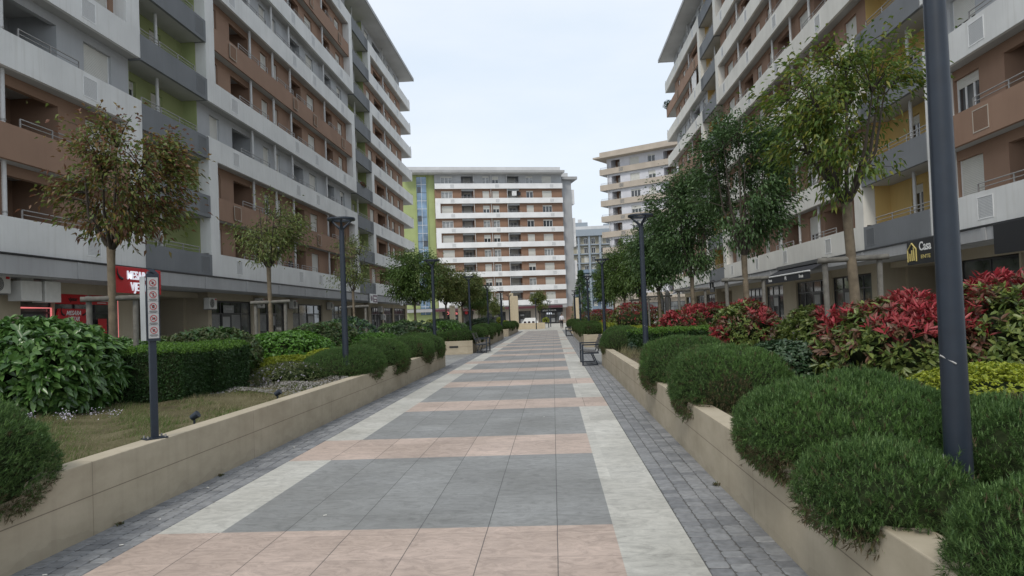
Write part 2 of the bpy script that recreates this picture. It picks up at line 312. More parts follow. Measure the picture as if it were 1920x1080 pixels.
if y<YE: quad(P,XB,XC,y,YE,0,WHITEP); quad(P,XC,XD,y,YE,0,GREYP); quad(P,XD,XE,y,YE,0,WHITEP)
tag(P.build('path'),kind='structure')
pl=MB(); quad(pl,-60,60,YE+.004,133,0,PLAZA); quad(pl,-60,60,YE-.6,YE-.0,-.008,WHITEP); tag(pl.build('plaza'),kind='structure')
# setts either side
SETT=stones('setts',(.18,.184,.192),(.29,.292,.295)); BED=plain('sett bed',(.11,.107,.10),.95)
rng=np.random.default_rng(5)
def setts(x0,x1,cols,seed):
    r=np.random.default_rng(seed); w=(x1-x0)/cols; V=[]
    for c in range(cols):
        yy=-1.5+r.random()*.1
        while yy<YE:
            l=.125*(1+.12*(r.random()-.5)); gap=.0035; j=.004*(r.random(4)-.5)
            ax,bx,ay,by=x0+c*w+gap+j[0],x0+(c+1)*w-gap+j[1],yy+gap+j[2],yy+l-gap+j[3]
            zt=.004*(r.random()-.5)-.001; rr=.014; zz=zt-.006; i=rr
            o=[(ax+i,ay),(bx-i,ay),(bx,ay+i),(bx,by-i),(bx-i,by),(ax+i,by),(ax,by-i),(ax,ay+i)]
            cx,cy=(ax+bx)/2,(ay+by)/2
            inn=[(cx+(x-cx)*.93,cy+(q-cy)*.92) for x,q in o]
            V.append([(x,q,zz) for x,q in o]+[(x,q,zt) for x,q in inn]); yy+=l
    return np.array(V)
tpl=[(k,(k+1)%8,8+(k+1)%8,8+k) for k in range(8)]+[(8,9,10,11),(8,11,12,15),(12,13,14,15)]
for nm,x0,x1 in (('paver_strip',XA-.02,XB-.006),('paver_strip',XE+.006,XF+.02)):
    me=fast_mesh(nm,setts(x0,x1,4,3 if x0<0 else 8),tpl,[SETT]); o=link(nm,me); tag(o,kind='structure')
bd=MB(); quad(bd,XA-.03,XB,-5,YE,-.009,BED); quad(bd,XE,XF+.03,-5,YE,-.009,BED)
tag(bd.build('paver_bed'),kind='structure')
# ================================================================ planters
SOILL=soilmat('dry soil',(.07,.058,.034),(.125,.11,.06),(.175,.155,.09)); SOILR=soilmat('dark soil',(.05,.04,.03),(.10,.08,.055),(.16,.14,.09))
def planter(x0,x1,y0,y1,h,label,soil,t=.2):
    m=MB()
    for (a0,a1,b0,b1) in ((x0,x0+t,y0,y1),(x1-t,x1,y0,y1),(x0+t,x1-t,y0,y0+t),(x0+t,x1-t,y1-t,y1)): m.box(a0,a1,b0,b1,-.03,h,CONC)
    o=m.build('planter_wall'); bv=o.modifiers.new('edge','BEVEL'); bv.width=.008; bv.segments=2; bv.limit_method='ANGLE'
    tag(o,label,'planter','concrete planters along the path')
    n=26; s=MB(); xs=np.linspace(x0+t,x1-t,max(6,int((x1-x0)*3))); ys=np.linspace(y0+t,y1-t,int((y1-y0)*2)+3)
    vs=[(x,yv,h-.07+.04*math.sin(x*2.1+1)*math.sin(yv*1.3)+.03*math.sin(x*5.3+yv*4.1)) for yv in ys for x in xs]; w=len(xs)
    s.add(vs,[(j*w+i,j*w+i+1,(j+1)*w+i+1,(j+1)*w+i) for j in range(len(ys)-1) for i in range(w-1)],soil,True)
    tag(s.build('planter_soil'),kind='structure')
planter(-9.9,XA,-4,24.05,.58,'long beige concrete planter wall carrying the icon sign post',SOILL)
planter(-9.9,XA,32.3,52.6,.58,'beige concrete planter wall behind the bench across the paved gap',SOILL)
planter(-9.9,XA,58.5,74.8,.58,'short far beige planter wall near the end of the path beside lamps',SOILL)
planter(XF,8.6,-4,22.2,.58,'long beige concrete planter wall overhung by clipped domes and red bushes',SOILR)
planter(XF,8.6,34.8,53.2,.58,'beige concrete planter wall beyond the near black bench',SOILR)
planter(XF,8.6,59.5,74.8,.58,'short far beige planter wall past the second bench opposite the lamps',SOILR)
# ================================================================ buildings
FROST=plain('frosted film',(.33,.33,.32),.45,var=.12,scale=2)
WM={}
def window_mesh(w,h,var,fm):
    """returns meshes (frame, pane, shutter) in local x (width, centred), y (depth, 0 = outer face), z up from sill"""
    key=(round(w,2),round(h,2),var,fm.name)
    if key in WM: return WM[key]
    fr=MB(); t=.07
    if var=='closed':
        fr.box(-w/2,-w/2+.05,.0,.08,0,h,fm); fr.box(w/2-.05,w/2,.0,.08,0,h,fm)
    else:
        fr.box(-w/2,-w/2+t,.02,.1,0,h,fm); fr.box(w/2-t,w/2,.02,.1,0,h,fm); fr.box(-w/2+t,w/2-t,.02,.1,0,t,fm); fr.box(-w/2+t,w/2-t,.02,.1,h-t,h,fm)
        nm=1 if w<1.5 else 2
        for i in range(nm):
            c=-w/2+w*(i+1)/(nm+1); fr.box(c-.045,c+.045,.03,.095,t,h-t,fm)
    gl=MB(); gl.box(-w/2+.03,w/2-.03,.06,.075,.02,h-.02,PALEGL if var in('curtain',) else GLASS)
    sh=None; f={'closed':1.,'half':.45,'open':.16,'curtain':.16}[var]
    if f>0:
        s=MB(); n=max(2,int(h*f/.06)); z1=h-.005; dz=h*f/n
        for i in range(n):
            b=z1-dz*(i+1); s.add([(-w/2+.052,.028,b+.004),(w/2-.052,.028,b+.004),(w/2-.052,.014,b+dz*.45),(-w/2+.052,.014,b+dz*.45),(w/2-.052,.02,b+dz),(-w/2+.052,.02,b+dz)],[(0,1,2,3),(3,2,4,5)],SHUT)
        s.box(-w/2+.052,w/2-.052,.029,.045,z1-h*f,z1,SHUT); sh=s
    def me(mb,nm):
        o=mb.build(nm); m=o.data; bpy.data.objects.remove(o); return m
    WM[key]=(me(fr,'window'),me(gl,'pane'),me(sh,'shutter') if sh else None); return WM[key]
class Building:
    def __init__(s,name,label,cat,base,org,uax,dax,group=None):
        s.root=empty(name,base,label,cat,group); s.base=Vector(base); s.o=Vector(org); s.u=Vector(uax).normalized(); s.d=Vector(dax).normalized()
        s.right=(s.u.cross(s.d)).z>0; s.R=random.Random(sum(map(ord,label))); s.pend=[]; s.cnt={}
    def F(s,u,d,z): return s.o+s.u*u+s.d*d+Vector((0,0,z))
    def mb(s): return MB(s.F)
    def part(s,mb,name,parent=None,label=None):
        if not mb.v: return None
        o=mb.build(name,parent or s.root,s.base if not parent else s.base)
        if not s.right: o.data.flip_normals()
        if label: o['label']=label
        return o
    def seen(s,u,d,z): return in_view(s.F(u,d,z))
    def window(s,u,d,z,w,h,var,fm=FRAMEW,name='window'):
        if not s.seen(u,d,z+h/2): return
        p=s.F(u,d,z); s.pend.append(((p-Vector((0,0,CAMZ))).length/max(.4,w),p,w,h,var,fm,name))
    def flush(s,limit=96):
        s.pend.sort(key=lambda q:q[0]); far=s.pend[limit:]
        x=s.u if s.right else -s.u
        M=Matrix((( x.x,s.d.x,0,0),(x.y,s.d.y,0,0),(0,0,1,0),(0,0,0,1)))
        for _,p,w,h,var,fm,name in s.pend[:limit]:
            a,b,c=window_mesh(w,h,var,fm); o=link(name,a,s.root); m=M.copy(); m.translation=p-s.base; o.matrix_local=m
            q=link('pane',b,o)
            if c: link('shutter',c,o)
        if far:
            bm=bmesh.new(); mats=[]
            for _,p,w,h,var,fm,name in far:
                for me in window_mesh(w,h,var,fm):
                    if me is None: continue
                    n0=len(bm.verts); nf=len(bm.faces); bm.from_mesh(me); bm.verts.ensure_lookup_table(); bm.faces.ensure_lookup_table()
                    m=M.copy(); m.translation=p-s.base
                    for v in bm.verts[n0:]: v.co=m@v.co
                    for f in bm.faces[nf:]:
                        mt=me.materials[f.material_index]
                        if mt not in mats: mats.append(mt)
                        f.material_index=mats.index(mt)
            me=bpy.data.meshes.new('window'); bm.to_mesh(me); bm.free()
            for m in mats: me.materials.append(m)
            o=link('window',me,s.root); o['kind']='stuff'
    def run(s,W,u0,u1,zb,zt,mat,spans,d0=.55,dep=2.0,pick=None,z_sill=.75,z_head=2.42,lint=.36,loggia_mat=None,lintmat=None,fm=FRAMEW):
        """one storey of wall between u0 and u1 with windows ('w'), tall windows ('t') and loggias ('L')"""
        cur=u0
        for a,b,k in spans:
            if a>cur: W.box(cur,a,d0,d0+dep,zb,zt,mat)
            if k=='L':
                lm=loggia_mat or mat
                W.box(a,b,d0+dep-.2,d0+dep,zb,zt,lm); W.box(a,b,d0,d0+.2,zt-lint,zt,lintmat or mat)
                v=pick() if pick else 'closed'
                s.window((a+b)/2+.25*(b-a)*.3,d0+dep-.26,zb+.15,min(1.5,(b-a)*.6),2.15,v,fm,'balcony_door')
            else:
                zs=.22 if k=='t' else z_sill
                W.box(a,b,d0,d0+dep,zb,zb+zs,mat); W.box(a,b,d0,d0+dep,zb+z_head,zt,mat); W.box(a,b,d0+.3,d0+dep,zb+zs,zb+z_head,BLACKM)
                s.window((a+b)/2,d0+.1,zb+zs,(b-a),z_head-zs,pick() if pick else 'closed',fm)
            cur=b
        if cur<u1: W.box(cur,u1,d0,d0+dep,zb,zt,mat)
    def rail(s,u0,u1,z,d=.07,m=METAL,h=.3):
        if not(s.seen(u0,d,z) or s.seen(u1,d,z)): return
        r=s.mb(); r.tube([(u0,d,z+h),(u1,d,z+h)],.022,m,6); r.tube([(u0,d,z+h*.5),(u1,d,z+h*.5)],.016,m,6)
        n=max(1,int((u1-u0)/1.3))
        for i in range(n+1):
            u=u0+(u1-u0)*i/n; r.box(u-.02,u+.02,d-.02,d+.02,z-.02,z+h,m)
        s.part(r,'railing')
    def post(s,u,z0,z1,d=.3,m=PIPE,r=.075):
        if not s.seen(u,d,(z0+z1)/2): return
        p=s.mb(); p.tube([(u,d,z0),(u,d,z1)],r,m,10); p.tube([(u,d,z0+.35),(u,d,z0+.41)],r+.015,METAL,10); s.part(p,'post')
    def vent(s,u0,u1,z,m=VENT,fm=None,d=-.012,h=.78):
        if not s.seen((u0+u1)/2,0,z): return
        p=s.mb(); fm=fm or FRAMEW
        p.box(u0,u1,d,d+.02,z,z+.04,fm);p.box(u0,u1,d,d+.02,z+h-.04,z+h,fm);p.box(u0,u0+.04,d,d+.02,z+.04,z+h-.04,fm);p.box(u1-.04,u1,d,d+.02,z+.04,z+h-.04,fm)
        for i in range(14):
            zz=z+.04+(h-.08)*i/14; p.add([(u0+.04,d+.016,zz),(u1-.04,d+.016,zz),(u1-.04,d+.004,zz+(h-.08)/14*.8),(u0+.04,d+.004,zz+(h-.08)/14*.8)],[(0,1,2,3)],m)
        p.box(u0+.04,u1-.04,d+.017,d+.02,z+.04,z+h-.04,m)
        s.part(p,'vent_panel')
FL=2.97; BH=1.14
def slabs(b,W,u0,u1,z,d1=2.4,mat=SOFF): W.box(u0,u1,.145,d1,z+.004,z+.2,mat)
def section(b,W,u0,u1,z0,typ,spans,posts,vents,rails,lastband=None,frames_lo=True,frames_hi=True,white=WHITE,brown=BROWN,grey=GREYW,nb=9,wrap=None,fr_pairs=None,vis=lambda k:True):
    L=u1-u0
    R=b.R
    def pick():
        x=R.random(); return 'closed' if x<.5 else 'half' if x<.72 else 'open' if x<.88 else 'curtain'
    for k in range(nb):
        zb=z0+k*FL; isb=(typ==1 and k%3==1) or (typ==3 and k%3==1)
        bm=brown if isb else white; rec=.06 if (isb and frames_lo) else 0
        if vis(k):
            P=b.mb(); ub=u1+(wrap or 0)
            P.box(u0+(.95 if (isb and frames_lo) else 0),ub-(.95 if (isb and frames_hi) else 0),rec,.145,zb-.0,zb+BH,bm)
            if wrap: P.box(ub-.145,ub,.146,1.9,zb,zb+BH,bm)
            b.part(P,'balcony_parapet')
            slabs(b,W,u0,ub,zb)
            fl=grey if ((typ in(1,3) and k%3==2)or k==nb-1) else brown
            zt=zb+FL
            b.run(W,u0,u1,zb+.2,zt,fl,[(u0+a,u0+c,t) for a,c,t in spans],pick=pick)
            for a,c in vents: b.vent(u0+a,u0+c,zb+.2,m=(VENT if not isb else brown),fm=(FRAMEW if not isb else SAND))
            for a in posts: b.post(u0+a,zb+BH-.2,zb+FL)
            for a,c in rails: b.rail(u0+a,u0+c,zb+BH)
            if wrap: b.rail(ub-.1,ub-.04,zb+BH); 
    # frames: piers joining bands
    pairs=fr_pairs if fr_pairs is not None else [(0,2),(3,5),(6,8)]
    for lo,hi in pairs:
        for side,(a,c) in (('lo',(u0,u0+.95)),('hi',(u1-.95,u1))):
            if (side=='lo' and not frames_lo) or (side=='hi' and not frames_hi): continue
            for k in range(lo,hi):
                zb=z0+k*FL
                if not vis(k): continue
                F=b.mb(); z_a=zb+BH if k==lo or not(typ in(1,3)) else zb; 
                if typ in (1,3):
                    if k>lo: z_a=zb+BH if not((k%3)==1) else zb
                    top=z0+(k+1)*FL if ((k+1)%3!=1) else z0+(k+1)*FL
                F.box(a,c,.004,.549,z_a,z0+(k+1)*FL,white); b.part(F,'frame_pier')
def recess(b,W,u0,u1,z0,mat,nb=9,vis=lambda k:True):
    for a_,c_ in ((u0+.002,u0+.03),(u1-.03,u1-.002)): W.box(a_,c_,.556,1.3,z0,z0+nb*FL-.1,mat)
    for k in range(nb):
        if not vis(k): continue
        zb=z0+k*FL-.06
        P=b.mb(); P.box(u0+.005,u1-.01,-.03,.11,zb,zb+1.1,DGREY); P.box(u1-.13,u1-.01,.11,.54,zb,zb+1.1,DGREY); P.box(u0+.005,u0+.12,.11,.54,zb,zb+1.1,DGREY); b.part(P,'balcony_parapet')
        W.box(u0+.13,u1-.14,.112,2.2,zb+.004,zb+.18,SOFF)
        R=b.R; pk=lambda:R.choice(['closed','half','half','open'])
        b.run(W,u0,u1,zb+.185,zb+FL,mat,[(u0+.8,u0+1.7,'t'),(u0+2.9,u0+3.9,'t')],d0=1.25,dep=1.2,pick=pk)
        b.rail(u0+.1,u1-1.1,zb+1.1); b.vent(u1-1.1,u1-.25,zb+.2,m=DGREY,fm=DGREY,d=-.042)
        b.post(u0+2.3,zb+1.0,zb+FL,d=.6)
def shop(b,u0,u1,z1,d=1.4,doors=(),mull=None,red=False,z0=0.02,tr=2.35,glass=SHOPGL,blinds=False):
    """glazed shopfront with dark frames; panes and doors are its pieces"""
    fr=b.mb(); n=mull or max(2,round((u1-u0)/1.4)); t=.07; m=BLACKM
    fr.box(u0,u0+t,d,d+.1,z0,z1,m); fr.box(u1-t,u1,d,d+.1,z0,z1,m); fr.box(u0+t,u1-t,d,d+.1,z1-t,z1,m); fr.box(u0+t,u1-t,d,d+.1,z0,z0+.12,m); fr.box(u0+t,u1-t,d,d+.1,tr,tr+t,m)
    for i in range(1,n):
        c=u0+(u1-u0)*i/n; fr.box(c-.04,c+.04,d+.002,d+.098,z0+.12,z1-t,m)
    o=b.part(fr,'shopfront'); g=b.mb(); g.box(u0+.03,u1-.03,d+.04,d+.055,z0+.05,z1-.03,glass); b.part(g,'pane',o)
    for i in doors:
        a=u0+(u1-u0)*i/n; c=u0+(u1-u0)*(i+1)/n; D=b.mb()
        D.box(a+.05,a+.19,d-.02,d+.03,z0,tr,m); D.box(c-.19,c-.05,d-.02,d+.03,z0,tr,m); D.box(a+.19,c-.19,d-.02,d+.03,tr-.14,tr,m); D.box(a+.19,c-.19,d-.02,d+.03,1.0,1.12,m); D.box(a+.19,c-.19,d-.02,d+.03,z0,z0+.2,m)
        D.box(a+.19,c-.19,d-.005,d+.01,z0+.2,1.0,FROST); D.box(a+.19,c-.19,d-.004,d+.01,1.62,tr-.14,FROST)
        D.tube([(c-.26,d-.06,.8),(c-.26,d-.06,1.4)],.015,METAL,6); b.part(D,'door',o)
    if blinds:
        for i in range(n):
            if i in doors or b.R.random()<.35: continue
            a=u0+(u1-u0)*i/n; c=u0+(u1-u0)*(i+1)/n; S=b.mb(); zl=.5+.9*b.R.random(); z=zl
            while z<tr-.03: S.add([(a+.07,d+.034,z),(c-.07,d+.034,z),(c-.07,d+.018,z+.036),(a+.07,d+.018,z+.036)],[(0,1,2,3)],FROST); z+=.05
            b.part(S,'blind',o)
    return o
def groundfloor(b,W,u0,u1,z0,open_list,d=1.4,wall=BEIGE,zs=3.52,pierdep=.5):
    """beige piers between openings [(a,b,kind)]; kind 's' shop, 'p' passage"""
    cur=u0
    for a,c,k in open_list:
        if a>cur: W.box(cur,a,d-.12,d+pierdep+.6,0,zs,wall)
        if k=='p':
            W.box(a-.0,a+.25,d+1.1,d+11,0,zs,wall); W.box(c-.25,c,d+1.1,d+11,0,zs,wall); W.box(a+.25,c-.25,d+11,d+11.2,0,zs,wall); W.box(a+.25,c-.25,d+.3,d+11,zs-.3,zs-.02,wall)
        else:
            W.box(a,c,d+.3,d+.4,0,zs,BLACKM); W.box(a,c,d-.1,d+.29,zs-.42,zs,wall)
        cur=c
    if cur<u1: W.box(cur,u1,d-.12,d+1.1,0,zs,wall)
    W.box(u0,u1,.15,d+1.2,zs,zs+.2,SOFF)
    fb=b.mb(); fb.box(u0,u1,-.1,.12,zs+.02,z0-.09,FASC)
    u=u0+1.2
    while u<u1: fb.box(u,u+.22,-.13,-.1,zs+.02,z0-.1,FASC); u+=4.7
    b.part(fb,'fascia_beam')
    fl=b.mb(); fl.box(u0,u1,-.14,.14,z0-.075,z0-.02,BLACKM); b.part(fl,'flashing')
T1=[(1.3,2.4,'t'),(3.95,6.4,'L'),(8.25,9.3,'t'),(10.0,11.0,'t'),(13.1,15.4,'L'),(16.7,18.3,'t'),(20.7,22.7,'L'),(24.3,25.6,'t')]
P1=[6.1,9.55,12.6,20.0]; V1=[(2.75,3.6),(12.4,13.2),(16.5,17.3),(23.6,24.4)]; R1=[(4.0,8.1),(9.7,12.5),(13.2,16.3),(20.3,23.2)]
T2=[(1.0,2.6,'w'),(4.1,7.4,'L'),(8.5,9.6,'t'),(10.7,12.0,'w'),(14.0,15.2,'w')]; P2=[7.3]; V2=[(3.2,3.9),(12.6,13.3)]; R2=[(4.4,8.4)]
# ---- left block
ZL=4.23
B=Building('apartment_building','long white and brown apartment block with green recesses, nearer on the meat shop side','building',(-17,45,0),(-17,0,0),(0,1,0),(-1,0,0))
W=B.mb()
vis1=lambda k:k<5
SPS1=[(-7.5,-6.,'t'),(-5.2,-3.0,'L'),(-2.2,-.7,'t'),(2.0,4.4,'L'),(6.2,7.95,'t')]
section(B,W,20.0,29.1,ZL,1,[(2.0,4.7,'L'),(6.2,7.9,'t')],[1.75],[(5.3,6.15)],[(2.2,5.2)],frames_lo=False,frames_hi=True,vis=vis1)
recess(B,W,29.1,34.95,ZL,GREEN,vis=lambda k:k<7)
section(B,W,34.95,62.6,ZL,1,T1,P1,V1,R1)
recess(B,W,62.6,68.2,ZL,GREEN)
section(B,W,68.2,85.3,ZL,2,T2,P2,V2,R2,frames_lo=True,frames_hi=False,wrap=3.5,fr_pairs=[(1,2),(3,4),(5,6),(7,8)])
W.box(20,85.3,2.62,16,3.74,ZL+9*FL-.01,GREYW); W.box(88.6,89,1.52,16,0.01,3.5,BEIGE)
W.box(20,85.3,2.56,2.62,ZL-.6,ZL+9*FL-.02,BROWN)
groundfloor(B,W,14,89,ZL,[(14,22.6,'s'),(23.6,25.25,'s'),(25.3,29.05,'s'),(30.2,37.0,'p'),(37.4,42.6,'s'),(43.7,48.0,'s'),(49.4,55.9,'s'),(58.3,63.,'s'),(64.0,70.2,'p'),(71.2,76,'s'),(76.6,81,'s'),(81.6,88,'s')])
B.part(W,'wall')
rf=B.mb(); zt=ZL+9*FL; rf.box(19,86.5,-.95,17,zt+.0,zt+.28,ROOFM); rf.box(19,86.6,-1.05,-.95,zt+.02,zt+.36,FASC); B.part(rf,'roof')
B.flush()
for a,c,n,dr in ((14,22.6,6,()),(23.6,25.25,1,()),(25.3,29.05,3,(1,)),(37.4,42.6,4,(1,)),(43.7,48,3,(1,)),(49.4,55.9,4,(2,)),(58.3,63,4,(3,)),(71.2,76,6,(2,)),(76.6,81,6,(1,)),(81.6,88,7,(3,))):
    shop(B,a,c,3.08,doors=dr,mull=n,blinds=36<a<62)
BL=B
# ---- right block
ZR=4.07
B=Building('apartment_building','long white and brown apartment block with yellow recesses behind the red bushes','building',(14.6,45,0),(14.6,0,0),(0,1,0),(1,0,0))
W=B.mb()
section(B,W,19.0,28.2,ZR,1,[(2.2,5.25,'L'),(6.65,8.2,'t')],[2.0],[(5.3,6.2)],[(2.4,6.2)],frames_lo=False,frames_hi=True,vis=lambda k:k<5)
recess(B,W,28.2,34.05,ZR,YELL,vis=lambda k:k<7)
section(B,W,34.05,61.3,ZR,2,[(1.0,2.4,'t'),(3.6,6.2,'L'),(6.9,8.7,'t'),(10.2,12.6,'L'),(13.4,14.6,'t'),(16.2,17.4,'t'),(18.3,20.6,'L'),(21.4,22.6,'t'),(23.6,25.6,'t')],[6.3,9.4,12.9,20.9],[(4.0,4.8),(11.0,11.8),(17.2,17.9),(24.2,24.9)],[(3.4,6.8),(9.9,13.2),(18.0,21.2)],white=SUNTINTW,fr_pairs=[(0,1),(2,3),(5,6),(7,8)])
recess(B,W,61.3,66.9,ZR,YELL)
section(B,W,66.9,83.2,ZR,3,[(1.0,2.2,'w'),(3.6,6.4,'L'),(7.8,9.0,'t'),(10.2,11.4,'t'),(13.2,14.3,'w')],[6.6],[(2.6,3.3),(11.9,12.6)],[(3.8,7.6)],white=SUNTINTW,frames_lo=True,frames_hi=False,wrap=3.5)
W.box(19,83.2,2.62,16,3.74,ZR+9*FL-.01,GREYW); W.box(86.3,86.7,1.52,16,0.01,3.5,BEIGE); W.box(19,83.2,2.56,2.62,ZR-.6,ZR+9*FL-.02,BROWN)
groundfloor(B,W,14,86.7,ZR,[(14,25.1,'s'),(25.2,28.8,'s'),(29.4,35.6,'p'),(36.5,41.6,'s'),(42.2,47.6,'s'),(50.2,54.2,'s'),(55.2,59.8,'s'),(64.3,70.2,'p'),(70.8,75,'s'),(75.5,80,'s'),(80.5,86,'s')])
B.part(W,'wall')
rf=B.mb(); zt=ZR+9*FL; rf.box(18,84.5,-.95,17,zt+.0,zt+.28,ROOFM); rf.box(18,84.6,-1.05,-.95,zt+.02,zt+.36,FASC); B.part(rf,'roof')
B.flush()
for a,c,n,dr in ((14,25.1,6,()),(25.2,28.8,2,()),(36.5,41.6,4,(2,)),(42.2,47.6,4,(1,)),(50.2,54.2,3,(1,)),(55.2,59.8,4,(2,)),(70.8,75,5,(1,)),(75.5,80,5,(2,)),(80.5,86,6,(2,))):
    shop(B,a,c,3.08,doors=dr,mull=n)
BR=B
# ---- block across the end of the path
an=math.radians(14)
B=Building('apartment_building','apartment block with a green glazed stair tower closing the far end','building',(-21.4,134,0),(-21.4,134,0),(math.cos(an),math.sin(an),0),(-math.sin(an),math.cos(an),0))
W=B.mb(); LF=25.0; FF=2.83; ZF=3.72; SP=[(1.2,3.4,'w'),(5.1,7.4,'L'),(9.2,10.5,'w'),(11.1,12.4,'w'),(14.0,16.4,'L'),(17.8,19.2,'w'),(21.0,22.9,'w')]
R=B.R
_FL=FL
for k in range(9):
    zb=ZF+k*FF; fl=GREYW if k==8 else FBROWN
    pk=lambda:R.choice(['closed','closed','half','open','curtain','curtain'])
    B.run(W,-.0,LF-.0,zb+.18,zb+FF,fl,SP,pick=pk,loggia_mat=GREYW,lintmat=GREYW,z_sill=.72,z_head=2.3)
    W.box(0.0,LF,.145,2.4,zb+.004,zb+.18,SOFF)
    P=B.mb(); P.box(0,LF+.0,0,.145,zb,zb+1.02,FWHITE); B.part(P,'balcony_parapet')
    for a in (2.9,11.6,22.4): B.vent(a,a+.8,zb+.12,h=.7)
    for a in (7.5,10.8,14.0,): B.post(a,zb+1,zb+FF,r=.06)
    for a,c in ((5,7.6),(13.9,16.6)): B.rail(a,c,zb+1.02)
for lo in (0,4,6):
    F=B.mb(); F.box(0,.95,.004,.549,ZF+lo*FF+1.02,ZF+(lo+1)*FF,FWHITE); B.part(F,'frame_pier')
zt=ZF+9*FF
W.box(0,LF,2.6,14,.01,zt,GREYW); W.box(LF+.01,LF+2.2,1.6,14,.01,zt-.9,GREYW)
W.box(-6,-.02,1.0,14,0,zt-.05,FGREEN)
W.box(-3.6,-3.45,.8,1.0,3,zt-.05,FGREEN);W.box(-1.5,-1.35,.8,1.0,3,zt-.05,FGREEN)
for k in (1,2,4,5,7):
    W.box(LF+2.21,LF+2.9,2,6,ZF+k*FF,ZF+k*FF+2.9,FWHITE)
gw=B.mb(); gw.box(-3.4,-1.55,.9,.99,2.5,zt-.4,BLUEGL); go=B.part(gw,'stair_glazing')
bars=B.mb()
for i in range(17): bars.box(-3.4,-1.55,.86,.9,2.5+i*1.55,2.56+i*1.55,FRAMEW if i%3 else BLACKM)
for c in (-2.5,): bars.box(c-.03,c+.03,.865,.895,2.5,zt-.4,FRAMEW)
B.part(bars,'glazing_bars',go)
for zz,a,c in ((5.6,-2.45,-1.7),(11.8,-2.45,-1.6),(13.2,-3.3,-2.6),(15.5,-2.4,-1.6),(9.5,-3.2,-2.6),(20.3,-3.3,-2.6),(25.8,-3.3,-2.6)): dk=B.mb(); dk.box(a,c,.882,.905,zz,zz+1.1,GLASS); B.part(dk,'open_sash',go)
rf=B.mb(); rf.box(-6.2,LF+.1,-1.2,14,zt,zt+.35,ROOFM); rf.box(-6.3,LF+.2,-1.3,-1.2,zt+.05,zt+.5,FASC); rf.box(-6,LF-.4,-.2,13,zt+.35,zt+1.3,ROOFM); rf.box(LF+.2,LF+3.3,.8,14,zt-.9,zt-.35,FASC); rf.box(LF+.4,LF+2,3,8,zt-.35,zt+.8,ROOFM); B.part(rf,'roof')
groundfloor(B,W,-6,LF,ZF,[(-5.2,-1.5,'s'),(0.9,6.6,'s'),(8.0,13.0,'s'),(14.6,18.0,'s'),(19.6,24.2,'s')],d=1.6,wall=SAND,zs=3.0)
W.box(LF+.1,LF+2.1,1.55,1.6,0,3.2,BROWN)
B.part(W,'wall'); B.flush()
for a,c,n,dr in ((-5.2,-1.5,3,()),(.9,6.6,4,(1,)),(8,13,4,(2,)),(14.6,18,3,(1,)),(19.6,24.2,4,(2,))): shop(B,a,c,2.62,d=1.6,doors=dr,mull=n,tr=2.1)
BF=B
# ---- beige banded block on the right, beyond
an=math.radians(-33)
B=Building('apartment_building','pale lilac apartment block with sand coloured balcony bands beyond the right row','building',(10.9,133,0),(10.9,133,0),(math.cos(an),math.sin(an),0),(-math.sin(an),math.cos(an),0))
W=B.mb(); ZE=3.9; FE=2.92; LE=26; R=B.R
SP=[(.8,2.6,'L'),(4.6,6.5,'w'),(8.2,9.6,'w'),(11.2,13.6,'L'),(15.2,16.6,'w'),(18,19.4,'w'),(21,23.4,'L')]
for k in range(9):
    zb=ZE+k*FE; pk=lambda:R.choice(['closed','closed','half','open'])
    B.run(W,0,LE,zb+.18,zb+FE,LILAC,SP,pick=pk,z_sill=.8,z_head=2.3,loggia_mat=BROWN,lintmat=LILAC)
    W.box(-1.2,LE,.145,2.4,zb+.004,zb+.18,SOFF)
    P=B.mb(); P.box(-1.4,LE,0,.145,zb,zb+1.05,SAND); P.box(-1.4,-1.26,.146,3.,zb,zb+1.05,SAND); B.part(P,'balcony_parapet')
    B.vent(2.6,3.5,zb+.15,m=DGREY,fm=SAND,h=.75); B.post(.1,zb+1,zb+FE,r=.06); B.rail(-1.2,2,zb+1.05)
zt=ZE+9*FE; W.box(0,LE,2.6,14,.01,zt,LILAC); W.box(0,LE,.6,2.6,0,ZE,SAND); B.part(W,'wall'); B.flush()
rf=B.mb(); rf.box(-2,LE+1,-1.3,14,zt,zt+.3,SAND); rf.box(-1,LE+1,-.5,14,zt+.3,zt+1.2,SAND); B.part(rf,'roof')
shop(B,1.5,24,3.2,d=.5,mull=12,doors=(3,),tr=2.3)
# ---- blue grey block in the gap
DBL=plain('blue grey panel',(.16,.215,.28),.6,var=.15,scale=1); DGR=plain('grey blue column',(.27,.31,.35),.7); CRM=plain('cream wall',(.38,.35,.27),.8); 
B=Building('apartment_building','distant blue grey office-like block with columns seen through the gap','building',(5,222,0),(5,222,0),(1,0,0),(0,1,0))
W=B.mb(); ZD=-1; LD=24; FD=2.85
for k in range(9):
    zb=k*FD
    W.box(0,LD,1.2,1.4,zb,zb+FD,CRM if k>4 else DBL); W.box(0,LD,0.2,1.2,zb,zb+.3,DGR)
    if k in(1,2,3,5): W.box(0.0,10,.0,.2,zb,zb+1.0,DBL)
    for i in range(10):
        u=.9+i*2.3; B.window(u+.6,1.1,zb+.4,1.2,2.0,'open' if (i*7+k*3)%4 else 'closed',FRAMEW)
for i in range(8):
    u=.2+i*3.3; W.box(u,u+.6,-.15,.3,0.01,9*FD,DGR)
W.box(0,LD,1.4,12,.01,9*FD,DGR); B.part(W,'wall'); 
rf=B.mb(); rf.box(-1,LD+1,-.6,12,9*FD,9*FD+2.0,DGR); rf.box(1,LD,1.5,12,9*FD+2,9*FD+3.2,ROOFM); rf.box(3,7,3,6,9*FD+3.2,9*FD+4.6,DGR); rf.box(4,5.2,3,4,9*FD+4.6,9*FD+5.6,ROOFM); rf.box(12,16,3,6,9*FD+3.2,9*FD+3.9,DGR); B.part(rf,'roof')
B.flush()
